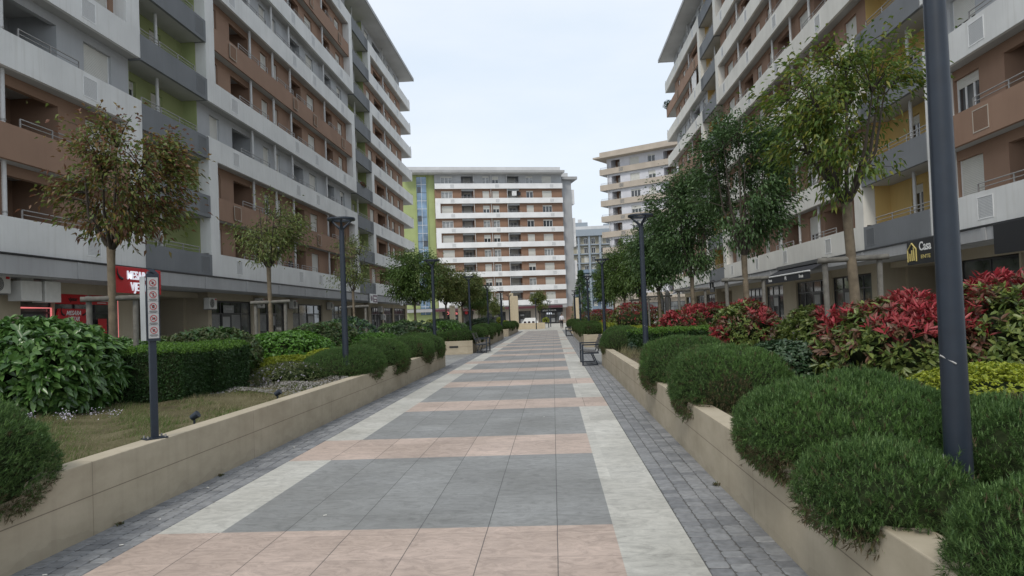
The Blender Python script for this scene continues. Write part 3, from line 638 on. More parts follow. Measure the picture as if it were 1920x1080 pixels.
# ================================================================ foliage tools
def nrm(a): return a/np.maximum(1e-9,np.linalg.norm(a,axis=-1,keepdims=True))
class Noise:
    def __init__(s,seed,freq=1.,n=9):
        r=np.random.default_rng(seed); s.k=nrm(r.normal(size=(n,3)))*freq*(.6+r.random((n,1))*1.2); s.p=r.random(n)*6.28
    def __call__(s,P): return np.sin(P@s.k.T+s.p).mean(axis=1)*1.8
def leaves(P,A,N,L,W,fold=.18,droop=.15):
    """diamond blades, folded on the midrib: (n,4,3) as two triangles"""
    A=nrm(A); S=nrm(np.cross(A,N)); N=np.cross(S,A); L=L[:,None]; W=W[:,None]
    b=P; t=P+A*L-np.array([0,0,1.])*L*droop; m=P+A*L*.45
    return np.stack([b,m-S*W/2+N*W*fold,t,m+S*W/2+N*W*fold],axis=1)
LT=[(0,1,2),(0,2,3)]
def ovate(P,A,N,L,W,fold=.15,droop=.2):
    """six point leaf for big foliage: (n,6,3)"""
    A=nrm(A); S=nrm(np.cross(A,N)); N=np.cross(S,A); L=L[:,None]; W=W[:,None]; Z=np.array([0,0,1.])
    q1=P+A*L*.32-Z*L*droop*.1; q2=P+A*L*.68-Z*L*droop*.4; t=P+A*L-Z*L*droop
    return np.stack([P,q1-S*W*.46+N*W*fold,q2-S*W*.42+N*W*fold*.8,t,q2+S*W*.42+N*W*fold*.8,q1+S*W*.46+N*W*fold],axis=1)
OT=[(0,1,2),(0,2,3),(0,3,4),(0,4,5)]
def needles(P,A,L,W):
    A=nrm(A); S=nrm(np.cross(A,np.array([.3,.5,.81]))+1e-6); L=L[:,None]; W=W[:,None]
    return np.stack([P-S*W/2,P+S*W/2,P+A*L],axis=1)
def sph(n,r,zmin=-.45):
    v=nrm(r.normal(size=(int(n*2.4),3))); v=v[v[:,2]>zmin]; return v[:n]
def sphw(n,r,R,p,zmin=-.45):
    v=sph(n*4,r,zmin); rr=superr(v,R,p); P=v*rr[:,None]; N=nrm(np.sign(v)*np.abs(P/R)**(p-1)/R); w=rr**2/np.maximum(.15,(v*N).sum(axis=1)); w/=w.sum()
    return v[r.choice(len(v),size=min(n,len(v)),replace=False,p=w)]
def superr(v,R,p):
    return 1/np.power((np.abs(v/R)**p).sum(axis=1),1/p)
def surface(v,R,p,nz,amp):
    """point and outward direction on a lumpy clipped dome"""
    r=superr(v,R,p); P=v*r[:,None]; g=np.sign(v)*np.abs(P/R)**(p-1)/R; N=nrm(g); k=nz(P)*amp; return P+N*k[:,None],N
def core(R,p,scale,m,seg=14):
    u=np.linspace(0,2*np.pi,seg,endpoint=False); w=np.linspace(-.5*np.pi*.6,np.pi/2,9); vs=[]
    for b in w:
        for a in u: vs.append((math.cos(b)*math.cos(a),math.cos(b)*math.sin(a),math.sin(b)))
    v=nrm(np.array(vs)); P=v*superr(v,R,p)[:,None]*scale; F=[]
    for j in range(8):
        for i in range(seg):
            k=(i+1)%seg; F += [(j*seg+i,j*seg+k,(j+1)*seg+k),(j*seg+i,(j+1)*seg+k,(j+1)*seg+i)]
    return (P,np.array(F),m)
def tri(V,T,m):
    n,k,_=V.shape; return (V.reshape(-1,3),(np.array(T)[None]+(np.arange(n)*k)[:,None,None]).reshape(-1,3),m)
INNER=plain('inner twigs',(.024,.034,.014),.95,spec=.1,var=.4,scale=20)
JUN=leafmat('dome needles',[(.04,.085,.028),(.075,.14,.045),(.105,.185,.056),(.13,.22,.068),(.165,.26,.085)],.5,.3)
JUNB=leafmat('browned needles',[(.14,.10,.06),(.11,.10,.045),(.17,.135,.075)],.8,.2)
JUNL=leafmat('fresh needles',[(.13,.235,.06),(.16,.27,.08)],.5,.35)
LAUR=leafmat('laurel leaves',[(.045,.11,.026),(.07,.15,.036),(.095,.19,.045),(.15,.26,.07)],.3,.25,.6)
BOX=leafmat('box leaves',[(.022,.055,.015),(.032,.075,.02),(.045,.095,.024)],.45,.2); BOXN=leafmat('young box leaves',[(.10,.20,.03),(.14,.26,.04),(.08,.17,.03)],.45,.35)
PHR=leafmat('red photinia leaves',[(.33,.032,.042),(.42,.042,.058),(.24,.035,.035),(.46,.085,.085),(.17,.04,.035)],.38,.3); PHG=leafmat('green photinia leaves',[(.07,.11,.028),(.11,.16,.04),(.17,.21,.055),(.20,.24,.06)],.35,.25)
PHD=leafmat('bronze photinia leaves',[(.16,.05,.04),(.12,.075,.04),(.18,.09,.06),(.10,.10,.035)],.4,.25)
GOLDL=leafmat('golden leaves',[(.22,.28,.025),(.33,.38,.035),(.42,.45,.05),(.14,.20,.03)],.42,.35)
IVY=leafmat('ivy leaves',[(.025,.06,.025),(.045,.085,.035),(.09,.13,.07),(.03,.07,.03)],.35,.2)
EUON=leafmat('bright green leaves',[(.06,.15,.02),(.09,.21,.03),(.13,.27,.04),(.05,.11,.02)],.35,.3)
OLIVE=leafmat('olive shrub leaves',[(.10,.13,.045),(.14,.16,.06),(.08,.12,.035),(.17,.17,.08)],.45,.25)
BLUG=leafmat('blue green leaves',[(.035,.07,.045),(.05,.095,.06),(.08,.13,.085)],.4,.2)
T_RUST=leafmat('autumn tree leaves',[(.09,.15,.03),(.15,.18,.04),(.12,.17,.04),(.19,.13,.05),(.17,.075,.045),(.15,.07,.04),(.22,.16,.04),(.07,.12,.03)],.45,.35)
T_GOLD=leafmat('yellowing tree leaves',[(.065,.125,.022),(.10,.165,.028),(.14,.20,.035),(.095,.15,.025),(.24,.23,.03),(.06,.11,.024)],.42,.38)
T_DARK=leafmat('evergreen tree leaves',[(.045,.09,.03),(.062,.117,.038),(.085,.15,.05),(.10,.165,.06)],.35,.25)
T_MID=leafmat('mid green tree leaves',[(.07,.13,.032),(.10,.165,.04),(.13,.20,.05),(.08,.14,.04)],.42,.3)
T_OLV=leafmat('olive tree leaves',[(.105,.16,.045),(.145,.195,.05),(.18,.195,.06),(.13,.145,.05)],.45,.3)
FLW=leafmat('pale flowers',[(.62,.58,.66),(.5,.45,.55)],.6,.2); DRYG=leafmat('dry grass',[(.26,.23,.13),(.20,.19,.09),(.36,.31,.19),(.12,.13,.05)],.7,.3); GRN=leafmat('green grass',[(.09,.15,.035),(.12,.18,.045),(.16,.20,.07)],.6,.3)
MESHN=[0]
def dome_mesh(name,R,seed,near=1.0,p=2.5,lump=.05,sprig=11,dens=2600,brown=.06,mat=None,fresh=.06):
    """clipped needle dome; dens = sprigs per square metre"""
    r=np.random.default_rng(seed); R=np.array(R); area=4*math.pi*((R[0]*R[1])**1.6/3+(R[0]*R[2])**1.6/3+(R[1]*R[2])**1.6/3)**(1/1.6)*.7
    n=int(area*dens*near); v=sphw(n,r,R,p); n=len(v); nz=Noise(seed,7); nf=Noise(seed+1,24); nh=Noise(seed+5,48); nm=Noise(seed+9,13); n3=Noise(seed+2,3)
    P,N=surface(v,R,p,nz,lump); P+=N*(nf(P)*.016+nh(P)*.014+nm(P)*.018)[:,None]; st=r.random(n)<.008; P[st]+=N[st]*(.025+.045*r.random((st.sum(),1))); P-=N*(r.random(n)**2*.06)[:,None]
    up=np.array([0,0,1.]); lean=nrm(N+up*.15+r.normal(size=(n,3))*.6); P+=N*(np.abs(r.normal(size=n))*.008)[:,None]
    base=np.repeat(P,sprig,axis=0); d=np.repeat(lean,sprig,axis=0)
    t=np.tile(np.arange(sprig)/sprig,n)[:,None]; sl=(.022+.016*r.random(n*sprig))/math.sqrt(near)**.9
    A=nrm(d+r.normal(size=d.shape)*.62); Q=base+d*t*.045
    V=needles(Q,A,sl,np.full(len(Q),.0056/near**.7))
    low=(P[:,2]<-.12*R[2]+n3(P)*.12)&(r.random(n)<.55); mi=np.where(low,2,1); mi=np.where((r.random(n)<fresh)|((n3(P)>.35)&(r.random(n)<.35)),3,mi); mi=np.where(r.random(n)<brown*.5,2,mi); bp_=Noise(seed+7,6)(P); mi=np.where((bp_>.72)&(r.random(n)<.6),2,mi)
    mi=np.repeat(mi,sprig); out=[core(R,p,.93,0)]
    for k in (1,2,3):
        if (mi==k).any(): out.append(tri(V[mi==k],[(0,1,2)],k))
    return join_meshes(name,out,[INNER,mat or JUN,JUNB,JUNL])
def shrub_mesh(name,R,seed,mats,dens,L,W,p=2.2,lump=.09,kind='o',up=.35,clus=5,tops=None,jit=.5,depth=.14,droop=.2,zmin=-.55,rosette=None):
    """broad leaved shrub: leaves in rosettes at the twig ends over a dark core; tops(P,N,r)->material index"""
    r=np.random.default_rng(seed); R=np.array(R); area=4*math.pi*((R[0]*R[1])**1.6/3+(R[0]*R[2])**1.6/3+(R[1]*R[2])**1.6/3)**(1/1.6)*.75
    n=int((3.4 if dens>300 else 2.2)*area*dens/clus); v=sphw(n,r,R,p,zmin); n=len(v); nz=Noise(seed,4.5/max(.35,R.max())); 
    P,N=surface(v,R,p,nz,lump*R.min()/.6); P-=N*((r.random(n)**1.9)*min(depth,.3*R.min()))[:,None]
    ax=nrm(N+np.array([0,0,up*.6])+r.normal(size=(n,3))*.35); mi0=tops(P,N,r) if tops else np.ones(n,int)
    Q=np.repeat(P,clus,0); d=np.repeat(ax,clus,0); m=len(Q); tg=r.normal(size=(m,3)); tg=nrm(tg-d*(tg*d).sum(axis=1)[:,None]); A=nrm(d*(.25+.55*r.random((m,1)))+tg*(.55+.55*jit))
    if rosette is not None:
        s_=np.repeat(mi0,clus)==rosette; A[s_]=nrm(d[s_]*.5+np.array([0,0,.4])+tg[s_]*.85)
    Q=Q+d*(r.random(m)*L*.5)[:,None]
    NN=nrm(d+np.array([0,0,.35])+r.normal(size=(m,3))*.3); l=L*(.65+.6*r.random(m)); w=W*(.7+.5*r.random(m))
    if rosette is not None: s_=np.repeat(mi0,clus)==rosette; l=np.where(s_,l*1.15,l); w=np.where(s_,w*.72,w)
    V,T=(ovate(Q,A,NN,l,w,droop=droop),OT) if kind=='o' else (leaves(Q,A,NN,l,w,droop=droop),LT)
    mi=np.repeat(mi0,clus); out=[core(R,p,.60,0)]
    for k in range(1,len(mats)+1):
        if (mi==k).any(): out.append(tri(V[mi==k],T,k))
    return join_meshes(name,out,[INNER]+list(mats))
def hedge_mesh(name,S,seed,dens=1800,L=.028,W=.017,clus=4):
    """box cut hedge: dark sides, young growth on top"""
    r=np.random.default_rng(seed); sx,sy,sz=S; faces=[(sy*sz,'x+'),(sy*sz,'x-'),(sx*sz,'y+'),(sx*sz,'y-'),(sx*sy,'z')]; Ps=[];Ns=[]
    for a,k in faces:
        n=int(a*dens); u=r.random((n,2))*2-1; z=u[:,1]
        if k[0]=='x': P=np.stack([np.full(n,sx/2),u[:,0]*sy/2,(z+1)/2*sz],1); N=np.tile([1.,0,0],(n,1))
        elif k[0]=='y': P=np.stack([u[:,0]*sx/2,np.full(n,sy/2),(z+1)/2*sz],1); N=np.tile([0,1.,0],(n,1))
        else: P=np.stack([u[:,0]*sx/2,z*sy/2,np.full(n,sz)],1); N=np.tile([0,0,1.],(n,1))
        if k.endswith('-'): P[:,0 if k[0]=='x' else 1]*=-1; N=-N
        Ps.append(P);Ns.append(N)
    P=np.concatenate(Ps);N=np.concatenate(Ns); nz=Noise(seed,5); nf=Noise(seed+1,17); n=len(P)
    q=np.abs(P/np.array([sx/2,sy/2,sz])); edge=np.sort(q,axis=1)[:,1]; P=P*(1-.05*np.clip(edge-.8,0,1)[:,None]*np.array([1,1,.6])*2)
    P+=N*(nz(P)*.035+nf(P)*.02-r.random(n)**2*.06)[:,None]
    top=((N[:,2]>.5)|(P[:,2]>sz-.07+.05*nz(P*2)))&(r.random(n)<.88); ax=nrm(N+np.array([0,0,.4])+r.normal(size=(n,3))*.45)
    Q=np.repeat(P,clus,0); d=np.repeat(ax,clus,0); m=len(Q); A=nrm(d+r.normal(size=(m,3))*.8); Q=Q+d*(r.random(m)*.04)[:,None]
    V=leaves(Q,A,nrm(d+r.normal(size=(m,3))*.5),L*(.7+.6*r.random(m)),W*(.8+.4*r.random(m)),droop=.05); mi=np.repeat(np.where(top,2,1),clus)
    a,b,c=sx/2*.93,sy/2*.93,sz*.95; cv=np.array([(-a,-b,0),(a,-b,0),(a,b,0),(-a,b,0),(-a,-b,c),(a,-b,c),(a,b,c),(-a,b,c)]); cfc=np.array([(0,1,5),(0,5,4),(1,2,6),(1,6,5),(2,3,7),(2,7,6),(3,0,4),(3,4,7),(4,5,6),(4,6,7)])
    return join_meshes(name,[(cv,cfc,0),tri(V[mi==1],LT,1),tri(V[mi==2],LT,2)],[INNER,BOX,BOXN])
def tree(loc,height,fork,rad,seed,mat,label,group,tips=110,per=60,L=.085,W=.034,trunk=.06,spread=.2,lean=(0,0),drop=0.,offs=(0,0),sparse=0.,cat='tree'):
    """clear stem, a vase of limbs and a crown of leaf clusters hung on twigs"""
    r=np.random.default_rng(seed); root=empty('street_tree',loc,label,cat,group)
    cz=(fork+height)/2+.1; ch=(height-fork)/2+.15; C=np.array([offs[0],offs[1],cz]); ax=np.array([rad,rad,ch]); nz=Noise(seed,2.6/rad)
    pts=[]; 
    while len(pts)<tips:
        v=nrm(r.normal(size=(1,3)))[0]; q=v*(r.random()**.42); P=C+q*ax
        if nz(P[None])[0]<-.28+sparse*.5: continue
        if P[2]<fork-.25-drop: continue
        pts.append(P)
    pts=np.array(pts); fk=np.array([lean[0],lean[1],fork]); nl=int(r.integers(5,8)); tm=MB(); 
    tm.tube([(0,0,0),(lean[0]*.35+.02,lean[1]*.4,fork*.45),(lean[0]*.8,lean[1]*.8,fork*.85),tuple(fk)],[trunk*1.15,trunk*.92,trunk*.85,trunk*.95],BARK,10)
    limb=[]; ends=[]
    for i in range(nl):
        a=2*math.pi*(i+r.random()*.5)/nl; rr=rad*(.34+.3*r.random()); e=C+np.array([math.cos(a)*rr,math.sin(a)*rr,ch*(.0+.55*r.random())]); ends.append(e)
        mid=fk+(e-fk)*.45+np.array([math.cos(a),math.sin(a),0])*rad*.12
        limb.append([fk-np.array([0,0,.08]),mid,e])
    limb.append([fk-np.array([0,0,.1]),fk+(C-fk)*.6+r.normal(size=3)*.08,C+np.array([0,0,ch*.55])])
    for l in limb: tm.tube([tuple(q) for q in l],[trunk*.48,trunk*.3,trunk*.1],TWIG,6,False)
    tw=MB()
    nodes=[];
    for l in limb:
        for t in (.35,.5,.65,.8,.95):
            q=l[0]*(1-t)**2+2*t*(1-t)*l[1]+t*t*l[2]; nodes.append(q)
    nodes=np.array(nodes); LP=[];LA=[]
    for p in pts:
        dd=np.linalg.norm(nodes-p,axis=1)+.35*np.maximum(0,nodes[:,2]-p[2]+.1); s=nodes[dd.argmin()]; mid=(s+p)/2+r.normal(size=3)*.05+np.array([0,0,.06])
        tw.tube([tuple(s),tuple(mid),tuple(p)],[.012,.008,.004],TWIG,4,False)
        k=max(6,int(per*(.45+1.1*r.random()))); t=np.clip(r.beta(2.6,1.1,k),0,1)[:,None]; q=s*(1-t)**2+2*t*(1-t)*mid+t*t*p
        sp=spread*(.6+.8*r.random()); q=q+r.normal(size=(k,3))*np.array([sp,sp,sp*.75])*(.35+.65*t); LP.append(q); LA.append(nrm((q-C)*np.array([1,1,.5])+r.normal(size=(k,3))*.55+np.array([0,0,-.25])))
    Pn=np.concatenate(LP);A=np.concatenate(LA); m=len(Pn)
    N=nrm(np.array([0,0,1.])+r.normal(size=(m,3))*.55); V=leaves(Pn,A,N,L*(.65+.6*r.random(m)),W*(.7+.5*r.random(m)),droop=.3)
    tm.build('trunk',root); tw.build('twigs',root); me=join_meshes('crown',[tri(V,LT,0)],[mat]); link('crown',me,root)
    return root
def copy_tree(o,loc,rz,label,group=None,sc=(1,1,1)):
    c=o.copy(); COL.objects.link(c); c.location=loc; c.rotation_euler=(0,0,rz); c.scale=sc; c['label']=label
    if group: c['group']=group
    for ch in list(o.children):
        d=ch.copy(); COL.objects.link(d); d.parent=c
        for g in list(ch.children):
            e=g.copy(); COL.objects.link(e); e.parent=d
    return c
def put(name,me,loc,label,cat,group,rz=0,sc=None):
    o=link(name,me); o.location=loc; o.rotation_euler=(0,0,rz)
    if sc: o.scale=sc
    return tag(o,label,cat,group)
GD='clipped dark domes hugging the planter walls'
def dome(x,y,z,R,seed,label,rz=0,**k): return put('clipped_dome_shrub',dome_mesh('clipped_dome_shrub',R,seed,**k),(x,y,z),label,'shrub',GD,rz)
# ---- right row of domes (z given at the widest level)
dome(2.05,2.60,.62,(.60,.50,.30),11,'clipped dark dome cut by the lower right corner of the photo',dens=3600,lump=.04)
dome(1.64,3.74,.62,(.36,.46,.23),12,'clipped dark dome at the foot of the near lamp post, path side',dens=3600,lump=.04)
dome(2.72,4.30,.62,(.55,.60,.34),13,'clipped dark dome behind the foot of the near lamp post, below the golden shrub',dens=3200,lump=.04)
dome(2.03,5.08,.69,(.72,.95,.35),14,'largest clipped dark dome in front of the near red bush, hanging over the wall',dens=3600,lump=.045)
dome(1.95,8.38,.70,(.60,.92,.45),15,'clipped dark dome with a browned lower edge, before the ivy mound',dens=2800,brown=.1)
dome(1.95,10.95,.72,(.62,1.0,.46),16,'clipped dark dome overlapping behind the one with the browned edge',dens=2400,brown=.1)
dome(1.98,20.95,.70,(.60,.98,.46),17,'clipped dark dome on the wall corner behind the near black bench',dens=1700)
FARM=dome_mesh('clipped_dome_shrub',(.62,.78,.47),21,near=.5,dens=2200); FARM2=dome_mesh('clipped_dome_shrub',(.56,.66,.40),22,near=.5,dens=2200)
words=['first','second','third','fourth','fifth','sixth','seventh','eighth','ninth','tenth','eleventh','twelfth']
for i,y in enumerate((36.1,38.3,41.2,44.3,47.6,50.9)):
    put('clipped_dome_shrub',FARM if i%2 else FARM2,(1.98,y,.68),'small clipped dome, %s beyond the near bench on the right wall'%words[i],'shrub',GD,(i*.7)%.4,(1,1,.95+.06*(i%3)))
for i,y in enumerate((61,64.2,68,72)):
    put('clipped_dome_shrub',FARM2 if i%2 else FARM,(1.98,y,.66),'tiny far clipped dome, %s beyond the second bench on the right wall'%words[i],'shrub',GD,.2*i,(1,1.1,1))
# ---- left row
dome(-4.24,4.45,.70,(.66,.86,.44),31,'clipped dark dome cut by the left edge, spilling over the wall before the sign post',dens=3400,lump=.05)
dome(-4.35,14.75,.66,(.72,1.55,.40),32,'long clipped dark dome at the foot of the nearest left lamp post',dens=2300)
dome(-4.22,17.0,.68,(.66,1.2,.46),33,'clipped dark dome just past the nearest left lamp, drooping on the wall',dens=2100)
dome(-4.25,20.6,.66,(.66,1.5,.45),34,'clipped dark dome in front of the second left lamp post',dens=1800)
dome(-4.2,22.9,.66,(.62,1.15,.45),35,'clipped dark dome at the end corner of the left wall by the gap',dens=1700)
for i,(x,y,s) in enumerate(((-5.4,32.9,1.0),(-4.4,33.0,1.0),(-6.6,33.4,1.1))):
    put('clipped_dome_shrub',FARM if i%2 else FARM2,(x,y,.66),('dark dome spilling over the planter end facing us, over the small grey vent','dark dome drooping behind the left bench','dark dome at the back of the planter end across the gap')[i],'shrub',GD,1.57*(i%2),(s,s,.85))
for i,y in enumerate((36.4,38.8,41.8,44.6,47.4,50.6)):
    put('clipped_dome_shrub',FARM2 if i%2 else FARM,(-4.2,y,.66),'small clipped dome, %s past the left bench along the wall'%words[i],'shrub',GD,(i*.9)%.5,(1,1,1+.07*(i%3)))
for i,y in enumerate((60,63.2,67,71.5)):
    put('clipped_dome_shrub',FARM if i%2 else FARM2,(-4.2,y,.66),'tiny far clipped dome, %s along the last left planter wall'%words[i],'shrub',GD,.3*i)
# ---- red bushes on the right
def redtop(amount):
    def f(P,N,r):
        n=len(P); z=P[:,2]/P[:,2].max(); nz=Noise(int(abs(P[0,0]*1e4))%97,5)(P); x=r.random(n)*.45+.5*z+.6*nz
        return np.where(x>1.08-amount,1,np.where(x>.88-amount,3,2))
    return f
GP='red tipped bushes in the right planters'
def red(x,y,z,R,seed,label,am,dens=700,L=.10,W=.036,rz=0): return put('red_bush',shrub_mesh('red_bush',R,seed,[PHR,PHG,PHD],dens,L,W,lump=.12,up=.8,clus=7,tops=redtop(am),jit=.5,depth=.22,droop=.12,zmin=-.8,rosette=1),(x,y,z),label,'bush',GP,rz)
red(3.86,8.3,1.02,(.82,.85,.60),41,'large crimson topped bush left of the near lamp post, by the staked gold leaved tree',.60)
red(5.05,8.1,1.08,(.90,.85,.64),42,'tall crimson bush right of the near lamp post reaching the photo edge',.60)
red(4.85,13.3,1.02,(.58,.7,.52),43,'olive and rust bush under the gold leaved tree, between two brighter red bushes',.30,600)
red(4.12,15.4,1.05,(.72,.75,.56),44,'rounded red and yellow green bush standing before the awning shop',.45,640)
red(4.75,22.4,1.1,(.9,1.1,.62),45,'wide red and green bush behind the low clipped hedge',.44,420,.10,.04)
red(3.75,21.3,1.05,(.62,.7,.55),46,'redder bush at the left end of the wide one behind the low hedge',.56,420,.10,.04)
red(4.2,37.5,1.15,(1.5,1.5,.80),47,'round rusty red bush left of the second right lamp post',.50,260,.10,.04)
for i,(x,y,s) in enumerate(((6.0,30.5,1),(5.4,44,1.1),(4.6,48.5,1.0),(4.3,62,1.1),(3.9,66,1.15),(6.4,28.2,1.))):
    put('red_bush',bpy.data.objects['red_bush.006'].data,(x,y,1.05),['dark red bush behind the stakes near the closed parasols','rusty bush beyond the round one near the third lamp','smaller red bush past the rusty one on the right','far bright red bush low behind the lamps on the right','farthest red bush seen between thin lamp posts','dark red bush peeping over the wide red and green one'][i],'bush',GP,i*1.3,(s*.75,s*.75,s*.85))
GG='low golden and bright green shrubs'
def gold(x,y,z,R,seed,label,dens=2200,L=.035,W=.022,mat=None,clus=6,**k): return put('golden_shrub',shrub_mesh('golden_shrub',R,seed,[mat or GOLDL],dens,L,W,lump=.07,up=.6,clus=clus,jit=.75,depth=.08,kind='d',**k),(x,y,z),label,'shrub',GG)
gold(3.55,6.05,.72,(.78,.62,.33),51,'golden yellow shrub beside the near lamp post, under the crimson bush')
gold(2.72,6.15,.66,(.34,.34,.22),52,'small golden shrub left of the near lamp post behind the big dome')
gold(3.0,11.4,.62,(.40,.5,.30),53,'small golden shrub squeezed between red bush and ivy mound')
gold(3.0,26.0,.7,(.75,.9,.38),54,'yellow green shrub behind the corner dome by the first far lamp',900,.05,.03)
gold(2.7,36.2,.7,(.5,.8,.4),55,'yellow green shrub beside the second right lamp foot',700,.05,.03)
gold(3.4,45,.7,(.9,1.4,.4),56,'far yellow green shrub between red bushes on the right',400,.06,.04)
put('ivy_mound',shrub_mesh('ivy_mound',(.80,1.0,.42),57,[IVY],1500,.05,.042,lump=.1,up=.3,clus=5,jit=.8,depth=.1),(3.05,9.3,.68),'dark variegated ivy mound between the clipped dome and crimson bush','shrub','ivy mounds')
gold(3.15,8.75,.72,(.16,.16,.30),58,'thin sprig with yellow flowers at the edge of the ivy mound',900)
put('box_hedge',hedge_mesh('box_hedge',(2.6,1.4,.62),60,1100,.04,.024),(3.35,18.6,.5),'low clipped box hedge behind the first far lamp on the right','hedge','clipped box hedges',.3)
put('silver_shrub',shrub_mesh('silver_shrub',(.45,.5,.26),61,[BLUG],1400,.04,.02,kind='d',clus=5),(2.35,18.6,.62),'small grey green shrub at the foot of the first far lamp on the right','shrub','small mixed shrubs')
# ---- left planter shrubs
put('laurel_bush',shrub_mesh('laurel_bush',(1.12,1.05,.66),71,[LAUR],620,.15,.066,p=2.5,lump=.10,up=.45,clus=7,jit=.65,depth=.2,droop=.25,zmin=-.85),(-7.45,9.75,1.05),'big glossy laurel bush below the red meat shop signs','bush','broad leaved bushes')
put('box_hedge',hedge_mesh('box_hedge',(1.5,1.15,.80),72,2000),(-6.35,10.85,.5),'near block of clipped box hedge right behind the icon sign post','hedge','clipped box hedges',.12)
put('box_hedge',hedge_mesh('box_hedge',(1.5,1.5,.80),73,2000),(-6.35,12.2,.5),'far block of the clipped box hedge, ending beside the gravel','hedge','clipped box hedges',.05)
put('laurel_bush',shrub_mesh('laurel_bush',(1.0,1.0,.50),74,[OLIVE,LAUR],420,.12,.042,lump=.1,up=.5,clus=6,jit=.6,depth=.2,tops=lambda P,N,r:np.where(r.random(len(P))<.6,1,2),zmin=-.8),(-7.1,14.3,1.05),'olive tinged long leaved bush rising behind the clipped hedge end','bush','broad leaved bushes',0)
put('laurel_bush',shrub_mesh('laurel_bush',(1.2,.7,.40),79,[LAUR],500,.11,.045,lump=.1,up=.5,clus=6,jit=.6,depth=.2,zmin=-.8),(-8.3,12.9,1.0),'strip of laurel showing just above the clipped hedge','bush','broad leaved bushes',0)
put('euonymus_mound',shrub_mesh('euonymus_mound',(1.15,1.5,.60),75,[EUON],700,.07,.05,lump=.12,up=.3,clus=5,jit=.8,depth=.12,zmin=-.8),(-6.6,17.3,.85),'bright green leafy mound in the middle of the left planter','shrub','bright mounds')
gold(-5.7,15.2,.66,(.75,.75,.26),76,'low yellow green plants in front of the bright leafy mound',1300,.05,.024,GOLDL)
gold(-5.3,16.3,.7,(.5,.7,.28),77,'yellow green patch between leafy mound and long dome',1300,.05,.024,GOLDL)
put('flowering_heather',shrub_mesh('flowering_heather',(.75,.55,.25),78,[OLIVE,FLW],1500,.035,.010,lump=.1,up=.9,clus=6,kind='d',jit=.6,tops=lambda P,N,r:np.where(r.random(len(P))<.07,2,1)),(-5.05,13.5,.62),'low wispy plant with tiny pale flowers by the gravel','shrub','small mixed shrubs')
put('laurel_bush',shrub_mesh('laurel_bush',(1.15,1.1,.62),80,[OLIVE,LAUR],360,.09,.04,lump=.1,up=.5,clus=6,jit=.6,depth=.2,tops=lambda P,N,r:np.where(r.random(len(P))<.5,1,2),zmin=-.8),(-7.1,21.5,.95),'bronze green bush left of the nearest left lamp post','bush','broad leaved bushes')
put('laurel_bush',shrub_mesh('laurel_bush',(1.1,1.2,.72),81,[BLUG,LAUR],360,.09,.035,lump=.12,up=.5,clus=6,jit=.6,depth=.2,tops=lambda P,N,r:np.where(r.random(len(P))<.7,1,2),zmin=-.8),(-6.85,23.0,1.0),'dark blue green bush right of the nearest left lamp post','bush','broad leaved bushes')
gold(-5.6,22.0,.85,(.8,1.2,.42),82,'yellow green mound between blue green bush and domes',800,.05,.03,EUON)
for i,(x,y,R,mt,lb) in enumerate((( -6.8,34.5,(1.2,1.2,.6),IVY,'dark bush behind the dark domes across the left gap'),(-6.2,38.5,(1.2,1.6,.5),EUON,'green bush behind the third lamp on the left'),(-8.0,36,(1.,1.2,.75),LAUR,'taller green bush far left by the brown shop fronts'),(-6.5,44,(1.2,1.8,.6),LAUR,'mid green bush by the fourth left lamp'),(-7.4,48.5,(1.2,1.8,.7),IVY,'dark green bush under far left trees'),(-6.3,62,(1.4,2.2,.6),IVY,'far dark bush in the last left planter'),(-7.0,69,(1.4,2.2,.6),LAUR,'farthest green bush in the last left planter'))):
    put('planter_bush',shrub_mesh('planter_bush',R,90+i,[mt],220,.10,.05,lump=.14,up=.4,clus=5,jit=.7,depth=.2,zmin=-.8),(x,y,.85),lb,'bush','bushes of the far left planters')
for i,(x,y,lb) in enumerate(((-7.9,40.5,'yellow cypress like sprig near the far left shop doors'),(-7.1,40.8,'second yellow sprig by a far left tree stem'),(-5.6,73.6,'tiny yellow bush near the cream pylons'))):
    gold(x,y,1.05,(.28,.3,.55),100+i,lb,500,.06,.04)
# ---- grass, gravel, fallen bits
def blades(n,xr,yr,z,seed,hmin,hmax,w,dens=None):
    r=np.random.default_rng(seed); X=xr[0]+(xr[1]-xr[0])*r.random(n); Y=yr[0]+(yr[1]-yr[0])*r.random(n); nz=Noise(seed,2.2); P=np.stack([X,Y,np.full(n,0.)],1); k=nz(P)>-.35+.5*r.random(n)-.25; P=P[k]
    P[:,2]=z+.04*np.sin(P[:,0]*2.1+1)*np.sin(P[:,1]*1.3)+.03*np.sin(P[:,0]*5.3+P[:,1]*4.1)-.01
    m=len(P); A=nrm(np.stack([r.normal(size=m)*.5,r.normal(size=m)*.5,np.ones(m)],1)); return needles(P,A,hmin+(hmax-hmin)*r.random(m)**1.5,np.full(m,w))
V1_=blades(16000,(-6.9,-3.92),(3.5,11.6),.51,201,.025,.09,.008); V2_=blades(34000,(-6.6,-3.92),(4.,12.6),.51,202,.02,.075,.008)
gm=join_meshes('grass',[tri(V1_,[(0,1,2)],0),tri(V2_,[(0,1,2)],1)],[DRYG,GRN]); tag(link('grass',gm),'dry straw and green grass behind the left wall by the sign post','grass',kind='stuff')
V3_=blades(5200,(1.68,3.1),(12.6,19.4),.52,203,.08,.28,.008); gm=join_meshes('grass',[tri(V3_,[(0,1,2)],0)],[DRYG]); tag(link('grass',gm),'pale dry grass tuft at the foot of the first far lamp on the right','grass',kind='stuff')
